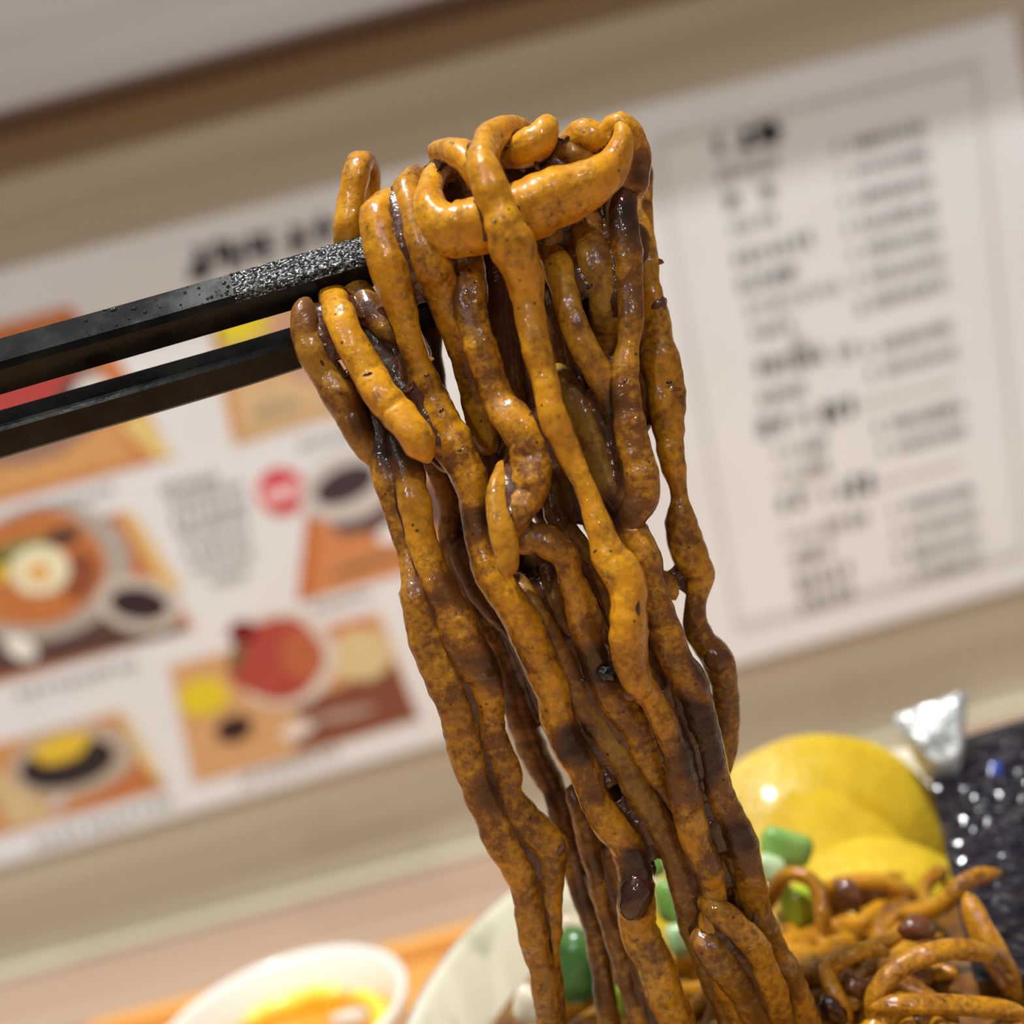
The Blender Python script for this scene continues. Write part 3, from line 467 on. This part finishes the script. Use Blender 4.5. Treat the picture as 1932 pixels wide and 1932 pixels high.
for i, c in enumerate(CORE):
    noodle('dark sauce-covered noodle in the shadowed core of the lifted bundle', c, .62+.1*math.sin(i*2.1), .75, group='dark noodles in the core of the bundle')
# ---- sauce film: the strands' own outline closed over narrow gaps
def sauce_film():
    d = .00095; vs = []; fs = []; sides = 8
    for cl, rad, film in PROT:
        if not film: continue
        c2, r2 = cl[::2], rad[::2]; fr = frames(c2); b0 = len(vs); N = len(c2)
        for i in range(N):
            t, n, b = fr[i]; rr = r2[i]*.93+d
            if i in (0, N-1): rr *= .6
            for j in range(sides):
                a = 2*math.pi*j/sides; vs.append(c2[i]+(b*math.cos(a)+n*math.sin(a)*.9)*rr)
        for i in range(N-1):
            for j in range(sides): a = b0+i*sides+j; b2 = b0+i*sides+(j+1) % sides; fs.append([a, b2, b2+sides, a+sides])
        fs.append([b0+j for j in range(sides-1, -1, -1)]); fs.append([b0+(N-1)*sides+j for j in range(sides)])
    o = mesh('bean_sauce', vs, fs, SAUCE)
    m = o.modifiers.new('r', 'REMESH'); m.mode = 'VOXEL'; m.voxel_size = .00042; m.use_smooth_shade = True
    m = o.modifiers.new('s', 'SMOOTH'); m.iterations = 8; m.factor = .5
    m = o.modifiers.new('d', 'DISPLACE'); m.strength = -(d+.00012); m.mid_level = 0
    m = o.modifiers.new('s2', 'SMOOTH'); m.iterations = 6; m.factor = .5
    dg = bpy.context.evaluated_depsgraph_get(); me = bpy.data.meshes.new_from_object(o.evaluated_get(dg))
    o.modifiers.clear(); o.data = me
    if not me.materials: me.materials.append(SAUCE)
    tag(o, 'glossy dark brown bean sauce clinging in the creases between the lifted noodles', 'sauce', kind='stuff')
sauce_film()
# ---- drips, beans and crumbs on the strands
def blob(name, label, cat, x, y, z, rx, ry, mat, rot=0, seed=0, group=None, depth=None, lump=.18, sub=3):
    bm = bmesh.new(); bmesh.ops.create_icosphere(bm, subdivisions=sub, radius=1); c = P(x, y, z+zbase(y)) if depth is None else CAM+ray(x, y)*depth
    k = (c-CAM).dot(f0)/F; a = math.radians(rot); ex = RX*math.cos(a)-UX*math.sin(a); ey = RX*math.sin(a)+UX*math.cos(a)
    for v_ in bm.verts:
        q = v_.co*(1+lump*noise.noise(v_.co*1.7+Vector((seed, x, y)))); v_.co = c+ex*q.x*rx*k+ey*q.y*ry*k+f0*q.z*min(rx, ry)*k*.8
    return tag(frombm(name, bm, mat), label, cat, group)
DRIP = sauce_mat('dark_sauce_drip', (.03, .010, .006), (.07, .022, .010), .12)
DRIPR = sauce_mat('brown_sauce_drip', (.10, .032, .012), (.17, .055, .018), .15, .25)
blob('sauce_drop', 'large near-black glossy sauce drop low on the long draped noodle', 'sauce drop', 1199, 1690, -7.6, 32, 46, DRIP, 12, 1)
blob('sauce_drop', 'reddish sauce blob bulging at the right edge where the free noodle starts', 'sauce drop', 1240, 577, 0, 20, 22, DRIPR, 20, 2)
blob('sauce_drop', 'dark shiny sauce blob on the free right noodle, next to the menu corner', 'sauce drop', 1352, 1242, 3.2, 27, 34, DRIPR, -32, 3)
blob('sauce_drop', 'small round sauce bubble at the left edge of the central noodle', 'sauce drop', 1192, 1309, -10.5, 17, 15, DRIPR, 0, 4)
blob('sauce_drop', 'dark knob of sauce at the bend of the second long strand', 'sauce drop', 1052, 1598, -4, 15, 24, DRIPR, 10, 5)
blob('sauce_drop', 'dark sauce knob beside the green vegetable gap on the draped noodle', 'sauce drop', 1225, 1642, -2, 13, 20, DRIP, 5, 6)
blob('black_bean', 'lumpy black bean piece left of the central noodle in the lower middle', 'bean', 1146, 1270, -6.8, 18, 15, BEAN, 20, 7, lump=.5)
blob('sauce_drop', 'brown sauce lump at the top right shoulder of the bundle', 'sauce drop', 1208, 325, 1, 16, 24, DRIPR, -20, 8)
blob('sauce_drop', 'thin dark spike of sauce sticking out of the right edge high up', 'sauce drop', 1236, 494, 2, 16, 7, DRIPR, 0, 9)
blob('sauce_drop', 'reddish sauce patch on the front of the central noodle near its top', 'sauce drop', 985, 474, -15.2, 24, 18, sauce_mat('red_brown_paste', (.26, .075, .016), (.34, .11, .022), .2, .3), -10, 10)
blob('crumb', 'tiny orange crumb on the right edge of the draped noodle', 'crumb', 815, 677, -7.5, 5, 4, NT('orange_crumb').set(Base_Color=(.7, .28, .04), Roughness=.3).m, 0, 11, sub=1)
for i, (x, y, z, r) in enumerate([(693, 706, -12.0, 8), (1114, 540, -7.5, 7), (932, 418, -18.2, 5), (1180, 719, -9.8, 5), (1262, 722, -2.2, 6), (805, 708, -9.2, 5), (833, 775, -8.6, 6), (1098, 1283, -8.0, 7), (1123, 1040, -14, 5), (867, 850, -8.5, 5)]):
    blob('pepper_flake', 'tiny dark fleck stuck on a lifted noodle', 'fleck', x, y, z, r*1.2, r*.6, BEAN, random.uniform(-60, 60), i, 'dark flecks on the lifted noodles', sub=1, lump=.5)

# ------------------------------------------------------------------ chopsticks
LQ = NT('black_lacquer'); v = LQ.coord((1, 1, 1)); a = LQ.noise(v, 120, 4, .6); b3 = LQ.noise(v, 1400, 3)
LQ.set(Base_Color=LQ.ramp(a, [(.4, (.006, .006, .006)), (.75, (.022, .020, .016))]), Roughness=LQ.ramp(a, [(.35, (.14, .14, .14)), (.7, (.32, .32, .32))]), Specular_IOR_Level=.12, Normal=LQ.bump(b3, .00002, .3, LQ.bump(a, .0002, .3)), Coat_Weight=.0); LQ = LQ.m
WET = NT('ridged_wet_tip'); v = WET.coord((1, 1, 1.6)); a = WET.noise(v, 2600, 4, .7); vo = WET.n('ShaderNodeTexVoronoi'); vo.inputs['Scale'].default_value = 1500; WET.l(v, vo.inputs['Vector'])
WET.set(Base_Color=(.012, .012, .010), Roughness=.16, IOR=1.6, Specular_IOR_Level=.7, Normal=WET.bump(vo.outputs['Distance'], .00016, 1, WET.bump(a, .00010, 1)), Coat_Weight=.8, Coat_Roughness=.07, Coat_IOR=1.6); mk = WET.ramp(WET.noise(v, 2300, 2, .5), [(.49, (.03, .03, .03)), (.56, (1, 1, 1))]); WET.set(Coat_Weight=mk, Specular_IOR_Level=WET.math('MULTIPLY', mk, .7), Roughness=WET.ramp(mk, [(0, (.5, .5, .5)), (1, (.15, .15, .15))]))
WET.l(WET.b.inputs['Normal'].links[0].from_socket, WET.b.inputs['Coat Normal']); WET = WET.m
OIL = sauce_mat('oily_residue', (.045, .036, .02), (.12, .10, .06), .18, 0)
def stick(label, pts, tilt, grip_t):
    root = empty('chopstick', P(pts[0][0], pts[0][1], pts[0][3]), label, 'chopstick', 'pair of black chopsticks')
    q = []
    for (x, y, w_, z) in pts: p = P(x, y, z); q.append((p.x, p.y, p.z, w_/2/F*(D0+z/1000)))
    q = catmull(q, .0008); cl = [Vector(a_[:3]) for a_ in q]; rad = [a_[3] for a_ in q]
    n = len(cl); ax = (cl[-1]-cl[0]).normalized(); up = Vector((0, 0, 1)); up = (up-ax*up.dot(ax)).normalized(); side = ax.cross(up)
    ct, st = math.cos(tilt), math.sin(tilt); U_ = up*ct+side*st; V_ = side*ct-up*st
    prof = []; c_ = .26
    for (sx, sy) in ((1, 1), (-1, 1), (-1, -1), (1, -1)):
        a1 = (sx, sy*(1-c_)); a2 = (sx*(1-c_*.6), sy*(1-c_*.6)*1.08/1.02); a3 = (sx*(1-c_), sy)
        prof += [a1, a2, a3] if sx*sy > 0 else [a3, a2, a1]
    m = len(prof)
    def sweep(name, i0, i1, k, mat, bumps=0, par=root):
        vs = []; fs = []
        for i in range(i0, i1):
            e = 1 if i < n-3 else (.9, .7, .4)[i-(n-3)]
            for j, (X, Y) in enumerate(prof):
                h = 1+bumps*noise.noise(cl[i]*1500+Vector((X, Y, 0))*2); vs.append(cl[i]+(V_*X+U_*Y)*rad[i]*.80*k*e*h)
        for i in range(i1-i0-1):
            for j in range(m): a_ = i*m+j; b_2 = i*m+(j+1) % m; fs.append([a_, b_2, b_2+m, a_+m])
        fs.append(list(range(m-1, -1, -1))); fs.append([(i1-i0-1)*m+j for j in range(m)])
        return mesh(name, vs, fs, mat, par)
    g = int(n*grip_t)
    body = sweep('shaft', 0, g+1, 1, LQ); tip = sweep('tip', g, n, 1.0, WET if grip_t < .7 else LQ, .008)
    for o in (body, tip):
        o.data.polygons.foreach_set('use_smooth', [False]*len(o.data.polygons))
    if grip_t < .7:                              # ridged, wet on its upper side only
        tip.data.materials.clear(); tip.data.materials.append(LQ); tip.data.materials.append(WET)
        for f in tip.data.polygons: f.material_index = 1 if abs(f.normal.dot(U_)) > .55 else 0
    return root, cl, rad, U_, V_, body, tip
s1 = stick('upper black lacquered chopstick with a wet glittering ridged tip, noodles draped over it', [(-520, 846, 108, -3), (-200, 752, 104, -2), (0, 692, 101, -1), (300, 607, 98, 0), (560, 532, 97, 0), (700, 492, 95, 0), (850, 452, 90, 0), (950, 425, 84, 0)], .84, .655)
s2 = stick('lower black lacquered chopstick with a plain glossy tip, behind the left edge noodles', [(-520, 975, 94, 0), (-200, 880, 92, 1), (0, 820, 88, 2), (250, 748, 86, 2), (450, 690, 83, 2), (580, 650, 80, 2), (750, 600, 76, 3), (880, 560, 70, 4)], .55, .8)
# droplets on the top face of the upper stick, one joined part
def droplets(st, t0, t1, count, r, mat, name, parent, seed, face=1, vis=True):
    root, cl, rad, U_, V_, body, tip = st; rnd = random.Random(seed); vs = []; fs = []
    bm = bmesh.new(); bmesh.ops.create_icosphere(bm, subdivisions=2, radius=1); base = [v_.co.copy() for v_ in bm.verts]; bf = [[v_.index for v_ in f.verts] for f in bm.faces]; bm.free()
    n = len(cl)
    for k in range(count):
        i = int(n*(t0+(t1-t0)*rnd.random())); i = min(n-4, i); rr = r*(.3+rnd.random()*.9); X = rnd.uniform(-.85, .85)*.7*rad[i]
        c = cl[i]+(U_*rad[i]*.8+V_*X) if face == 1 else cl[i]+(-V_*rad[i]*.8*(1 if face == 2 else -1)+U_*X)
        c = c+(cl[i+1]-cl[i])*rnd.random(); b = len(vs)
        for q in base: vs.append(c+q*rr*Vector((1, 1, 1)).x*.9+(U_ if face == 1 else V_)*0); 
        fs += [[b+j for j in f] for f in bf]
    o = mesh(name, vs, fs, mat, parent); tag(o, kind='stuff'); return o
WATER = NT('oily_droplet').set(Base_Color=(.02, .017, .012), Roughness=.06, Coat_Weight=1.0, Coat_Roughness=.03).m
tot = s1[1]
droplets(s1, .63, .88, 160, .00017, WATER, 'tip_droplets', s1[6], 3)
droplets(s1, .46, .66, 46, .0003, WATER, 'shaft_droplets', s1[5], 4)

# ------------------------------------------------------------------ food in the bowl
rnd = random.Random(11)
# sauce bed that the heap rests on
def hump(x, y):
    dx, dy = x-(BC[0]+.012), y-(BC[1]-.002); r = math.hypot(dx, dy)
    return .0765+.0065*math.exp(-(r/.042)**2)+.0025*noise.noise(Vector((x*90, y*90, 1)))
vs = []; fs = []; NR, NA = 26, 72
for i in range(NR):
    for j in range(NA):
        r = .0800*i/(NR-1)+.0001; t = 2*math.pi*j/NA; x, y = BC[0]+r*math.cos(t), BC[1]+r*math.sin(t); vs.append((x, y, hump(x, y)-.003))
for i in range(NR-1):
    for j in range(NA): a = i*NA+j; b2 = i*NA+(j+1) % NA; fs.append([a, b2, b2+NA, a+NA])
BED = sauce_mat('orange_brown_bowl_sauce', (.09, .032, .010), (.30, .12, .016), .2, .2)
tag(mesh('bowl_sauce', vs, fs, BED), 'orange brown oily sauce pooled in the white bowl beneath the noodles', 'sauce', kind='stuff')
def heap_noodle(cx, cy, ang, L_, curv, h, r, seed, lab, grp, sauce=.2):
    pts = []; n = 12
    for i in range(n):
        s = (i/(n-1)-.5)*L_; th = ang+curv*s; x = cx+math.cos(ang+curv*s*.5)*s+.004*noise.noise(Vector((s*80, seed, 0))); y = cy+math.sin(ang+curv*s*.5)*s+.004*noise.noise(Vector((s*80, seed, 3)))
        z = hump(x, y)+h*(1-(2*s/L_)**2*.7)+.002*noise.noise(Vector((s*120, seed, 7)))
        rr = math.hypot(x-BC[0], y-BC[1])
        if rr > .068: k = .068/rr; x = BC[0]+(x-BC[0])*k; y = BC[1]+(y-BC[1])*k; z = max(z, .0765)
        pts.append((x, y, z, r))
    for (x, y, z, _) in pts:                     # keep clear of the packet leaning at the right
        v_ = Vector((x, y, z))-CAM; d_ = v_.dot(f0); X, Y = 966+F*v_.dot(RX)/d_, 966-F*v_.dot(UX)/d_
        if X > 1802 and Y < 1672+(X-1802)*1.4 or (Y < 1660-.1*(X-1600) and X > 1480): return
    q = catmull(pts, .0011)
    o = strand('bowl_noodle', [Vector(a[:3]) for a in q], [a[3] for a in q], BOWLNOODLE, seed, sauce, 0, sides=10, wob=.05, spots=False); tag(o, lab, 'noodle', grp)
for i in range(330):
    a_ = rnd.uniform(0, 6.28); rr = .062*math.sqrt(rnd.random()); cx, cy = BC[0]+.004+rr*math.cos(a_), BC[1]-.006+rr*math.sin(a_)
    if cx < BC[0]-.045 or (cx < BC[0]-.01 and cy > BC[1]+.02): continue
    heap_noodle(cx, cy, rnd.uniform(0, 3.14), rnd.uniform(.022, .055), rnd.uniform(-55, 55), rnd.uniform(0, .009), rnd.uniform(.0014, .0020), i*1.3+50, 'thin orange brown noodle in the heap filling the white bowl', 'noodles heaped in the bowl', rnd.choice([.05, .2, .35, .5]))
# traced, recognisable arcs of the heap
def traced(label, pts, sauce=.1, r=None):
    sauce += .2
    q = []
    for (x, y, w_, dpt) in pts: p = CAM+ray(x, y)*dpt; q.append((p.x, p.y, p.z, w_/2/F*dpt))
    q = catmull(q, .001); o = strand('bowl_noodle', [Vector(a[:3]) for a in q], [a[3] for a in q], BOWLNOODLE, pts[0][0]*.01, sauce, 0, sides=12, wob=.05, spots=False); tag(o, label, 'noodle')
traced('bowl noodle whose tip pokes right in front of the dark package', [(1892, 1645, 26, .215), (1850, 1652, 34, .214), (1812, 1672, 34, .213), (1780, 1706, 34, .214), (1745, 1722, 32, .217), (1690, 1730, 28, .222)], .05)
traced('broad yellow noodle leaning at the right rim side of the heap', [(1822, 1682, 40, .207), (1846, 1740, 50, .205), (1872, 1795, 58, .204), (1900, 1850, 44, .206), (1925, 1890, 30, .208)], 0)
traced('bowl noodle arching widest across the lower right heap', [(1640, 1932, 30, .196), (1652, 1880, 38, .195), (1690, 1832, 40, .195), (1760, 1800, 40, .195), (1832, 1792, 40, .197), (1890, 1815, 36, .2), (1925, 1860, 32, .202)], .12)
traced('straight bowl noodle lying across the bottom right corner', [(1640, 1900, 30, .193), (1700, 1894, 36, .192), (1780, 1896, 38, .192), (1860, 1902, 38, .193), (1940, 1912, 36, .194)], .05)
traced('looped bowl noodle around the lime green vegetable piece', [(1450, 1720, 26, .235), (1462, 1675, 32, .232), (1492, 1650, 30, .23), (1530, 1660, 34, .228), (1548, 1700, 34, .226), (1552, 1745, 32, .225), (1545, 1790, 28, .226)], .1)
traced('short bowl noodle curving by the dark bean lump', [(1560, 1850, 26, .2), (1590, 1810, 34, .199), (1640, 1790, 34, .2), (1680, 1800, 30, .202)], .15)
traced('bowl noodle curving down at the bottom edge of the heap', [(1600, 1800, 26, .203), (1562, 1830, 36, .2), (1580, 1880, 38, .198), (1610, 1932, 36, .197)], .1)
for k, (x, y, d, rx, ry, s) in enumerate([(1730, 1752, .207, 34, 24, 1), (1622, 1862, .1985, 34, 22, 2), (1572, 1905, .196, 30, 20, 3), (1600, 1690, .225, 34, 22, 4)]):
    blob('meat_piece', ['dark red-brown sauced meat lump high in the noodle heap', 'dark sauced meat lump under the wide noodle arch', 'near-black meat piece at the bottom edge beside the lifted bundle', 'brown meat bit in front of the yellow radish'][k], 'meat', x, y, 0, rx, ry, DRIPR if k != 2 else DRIP, 20*k, s, depth=d, lump=.4)
# green vegetable pieces
def green(nm, c1, c2):
    m = NT(nm); v_ = m.coord(); a_ = m.noise(v_, 160, 3); m.set(Base_Color=m.ramp(a_, [(.35, c1), (.65, c2)]), Roughness=.25, Subsurface_Weight=.2, Subsurface_Scale=.001); return m.m
GD = green('dark_green_skin', (.02, .07, .015), (.07, .17, .035)); GL = green('lime_green_flesh', (.36, .50, .02), (.46, .60, .05)); GP = green('pale_green_flesh', (.34, .50, .22), (.62, .74, .46)); GM = green('mid_green', (.18, .36, .07), (.30, .50, .12))
def chunk(name, label, x, y, d, w_, h_, mat, rot, seed):
    bm = bmesh.new(); bmesh.ops.create_icosphere(bm, subdivisions=3, radius=1)
    for v_ in bm.verts:
        q = v_.co; m_ = (abs(q.x)**3.2+abs(q.y)**3.2+abs(q.z)**3.2)**(-1/3.2); v_.co = q*m_
    c = CAM+ray(x, y)*d; k = d/F/2; a_ = math.radians(rot); ex = RX*math.cos(a_)-UX*math.sin(a_); ey = RX*math.sin(a_)+UX*math.cos(a_)
    for v_ in bm.verts:
        q = v_.co*(1+.12*noise.noise(v_.co+Vector((seed, 0, 0)))); v_.co = c+ex*q.x*w_*k+ey*(q.y*h_+.12*h_*q.x*q.x)*k+f0*q.z*min(w_, h_)*k*.7
    return tag(frombm(name, bm, mat), label, 'vegetable')
chunk('cucumber_piece', 'green cucumber piece with a pale face in front of the yellow radish', 1482, 1600, .236, 100, 66, GM, 15, 1)
chunk('cucumber_piece', 'pale inner face of cucumber beside the bundle, under the radish', 1450, 1640, .233, 60, 50, GP, 20, 2)
chunk('pea', 'lime green pea-like piece ringed by a noodle loop', 1506, 1712, .234, 66, 80, GL, 0, 3)
chunk('cucumber_piece', 'bright green strip seen in the upper gap of the lifted bundle', 1244, 1610, .232, 44, 90, GM, 12, 4)
chunk('cucumber_piece', 'green strip lower in the same gap beside the draped noodle', 1268, 1700, .228, 60, 84, GM, -10, 5)
chunk('cucumber_piece', 'small pale green slice at the lower end of the gap', 1284, 1772, .224, 50, 60, GP, -10, 6)
chunk('cucumber_piece', 'dark green cucumber skin left of the split-off noodle near the bottom', 1092, 1822, .226, 104, 130, GD, 20, 7)
chunk('cucumber_piece', 'thin green strip between the two blurred hanging noodles', 1142, 1722, .232, 40, 110, GM, -15, 8)
chunk('cucumber_piece', 'lime green slice at the bottom edge between hanging noodles', 1176, 1890, .214, 44, 60, GL, 0, 9)
chunk('cucumber_piece', 'green piece behind the lower end of the draped noodle', 1214, 1838, .218, 60, 90, GM, 0, 10)
chunk('onion_piece', 'pale translucent onion piece left in the bowl by the bundle', 1000, 1895, .222, 60, 70, NT('pale_onion').set(Base_Color=(.72, .62, .48), Roughness=.2).m, 10, 11)
chunk('onion_piece', 'pale onion piece at the back inner wall of the bowl between strands', 1082, 1752, .24, 60, 44, NT('pale_onion_2').set(Base_Color=(.76, .64, .46), Roughness=.2).m, 10, 12)
# yellow radish slices standing at the back of the bowl
RAD = NT('yellow_pickled_radish'); v = RAD.coord(); a = RAD.noise(v, 70, 3); b3 = RAD.noise(v, 700, 3)
RAD.set(Base_Color=RAD.ramp(a, [(.35, (.60, .375, .014)), (.65, (.75, .52, .035))]), Roughness=.22, Normal=RAD.bump(b3, .0008, .8), Subsurface_Weight=.3, Subsurface_Radius=(1, .7, .1), Subsurface_Scale=.003, Coat_Weight=.2, Coat_Roughness=.12); RAD = RAD.m
def slice_(label, u, v_, d, r, tilt, yaw, th=.0038):
    x = 966+.966*u+.2555*v_; y = 966-.2555*u+.966*v_; c = CAM+ray(x, y)*d
    bm = bmesh.new(); bmesh.ops.create_cone(bm, cap_ends=True, segments=64, radius1=r, radius2=r, depth=th)
    bmesh.ops.bevel(bm, geom=[e for e in bm.edges if e.calc_face_angle(0) > .8], offset=.0008, segments=2, affect='EDGES')
    M = Matrix.Translation(c) @ Matrix.Rotation(yaw, 4, 'Z') @ Matrix.Rotation(math.radians(90)-tilt, 4, 'X')
    for q in bm.verts: q.co *= 1+.03*noise.noise(q.co*90+Vector((u, 0, 0)))
    bm.transform(M); o = frombm('radish_slice', bm, RAD); tag(o, label, 'radish'); return o
slice_('rear yellow pickled radish slice, its round edge the highest thing in the bowl', 405, 812, .264, .0295, .35, .15)
slice_('front left yellow radish slice overlapping the rear one', 320, 905, .255, .0295, .60, .0)
slice_('low bright yellow radish slice just above the noodle heap', 480, 985, .243, .0225, .75, .1)
# contents of the side dish
YEL = NT('yellow_food'); YEL.set(Base_Color=(.88, .66, .06), Roughness=.2, Subsurface_Weight=.3, Subsurface_Scale=.002); YEL = YEL.m
ORG = sauce_mat('orange_soup', (.72, .24, .01), (.80, .33, .02), .15, .1)
def disc(name, c, r, z, mat, label, cat, kind=None, amp=.0006):
    vs = []; fs = []; NR, NA = 8, 40
    for i in range(NR):
        for j in range(NA): rr = r*i/(NR-1)+.00005; t = 2*math.pi*j/NA; vs.append((c[0]+rr*math.cos(t), c[1]+rr*math.sin(t), z+amp*noise.noise(Vector((rr*200*math.cos(t), rr*200*math.sin(t), 1)))))
    for i in range(NR-1):
        for j in range(NA): a_ = i*NA+j; b2 = i*NA+(j+1) % NA; fs.append([a_, b2, b2+NA, a_+NA])
    return tag(mesh(name, vs, fs, mat), label, cat, kind=kind)
disc('orange_sauce', DC, .0305, .0440, ORG, 'orange sauce filling the small white dish', 'sauce', 'stuff')
for k, (ang, lab) in enumerate(((95, 'curved yellow pickle slice along the back of the small dish'), (20, 'curved yellow pickle slice at the right of the small dish'))):
    pts = []
    for i in range(9):
        t = math.radians(ang+(i-4)*9); pts.append((DC[0]+.0245*math.cos(t), DC[1]+.0245*math.sin(t), .0458, .0026))
    q = catmull(pts, .001); o = strand('pickle_slice', [Vector(a_[:3]) for a_ in q], [a_[3] for a_ in q], YEL, k+3., 0, 0, sides=12, spots=False); tag(o, lab, 'pickle')
chunk('egg_white', 'pale grey-white piece in the middle of the small dish', 660, 1922, .318, 70, 30, NT('pale_piece').set(Base_Color=(.66, .60, .50), Roughness=.3).m, -10, 20)['category'] = 'food'

# ------------------------------------------------------------------ dark package at the right
PK = NT('black_crinkled_film'); v = PK.coord(); a = PK.noise(v, 45, 5, .65); b3 = PK.noise(v, 420, 4, .6); vo = PK.n('ShaderNodeTexVoronoi'); vo.inputs['Scale'].default_value = 230; PK.l(v, vo.inputs['Vector'])
PK.set(Base_Color=PK.ramp(a, [(.4, (.006, .005, .008)), (.62, (.012, .009, .017))]), Roughness=.16, Normal=PK.bump(vo.outputs['Distance'], .0022, .8, PK.bump(a, .002, .6)), Coat_Weight=.0, Coat_Roughness=.06); PK = PK.m
FO = NT('silver_foil'); v = FO.coord(); a = FO.noise(v, 120, 4, .6); FO.set(Base_Color=(.62, .62, .61), Metallic=.7, Roughness=.42, Normal=FO.bump(a, .003, .8)); FO = FO.m
pk = empty('seasoning_packet', onZ(1860, 1800, .012), 'black glossy crinkled packet with a silver top standing at the right behind the bowl', 'packet')
def sheetbox(name, quad, d, th, mat, par, nx=26, ny=34, amp=.0015, fr=60):
    """puffed pouch: quad corners in px tl,tr,br,bl, at camera depths"""
    vs = []; fs = []
    for side in (0, 1):
        for j in range(ny+1):
            for i in range(nx+1):
                s, t = i/nx, j/ny
                x = (quad[0][0]*(1-s)+quad[1][0]*s)*(1-t)+(quad[3][0]*(1-s)+quad[2][0]*s)*t; y = (quad[0][1]*(1-s)+quad[1][1]*s)*(1-t)+(quad[3][1]*(1-s)+quad[2][1]*s)*t
                dd = d[0]*(1-t)+d[1]*t; puff = th*(math.sin(math.pi*s)*math.sin(math.pi*t))**.5*(1 if side else -1)
                p = CAM+ray(x, y)*dd; p = p+f0*(puff+(amp*noise.noise(p*fr)+amp*.4*noise.noise(p*fr*3))*(math.sin(math.pi*s)*math.sin(math.pi*t))**.3); vs.append(p)
        b = side*(nx+1)*(ny+1)
        for j in range(ny):
            for i in range(nx): a_ = b+j*(nx+1)+i; f = [a_, a_+1, a_+nx+2, a_+nx+1]; fs.append(f if side == 0 else f[::-1])
    return mesh(name, vs, fs, mat, par)
sheetbox('pouch', [(1742, 1412), (2120, 1300), (2140, 1870), (1838, 1850)], (.272, .206), .006, PK, pk)
sheetbox('foil_top', [(1684, 1352), (1826, 1300), (1812, 1480), (1745, 1470)], (.266, .264), .003, FO, pk, 14, 14, .003, 120)
sheetbox('blue_print', [(1866, 1442), (1886, 1434), (1892, 1462), (1874, 1468)], (.257, .256), .0006, NT('blue_ink').set(Base_Color=(.03, .07, .36), Roughness=.15).m, pk, 6, 6, .0002)
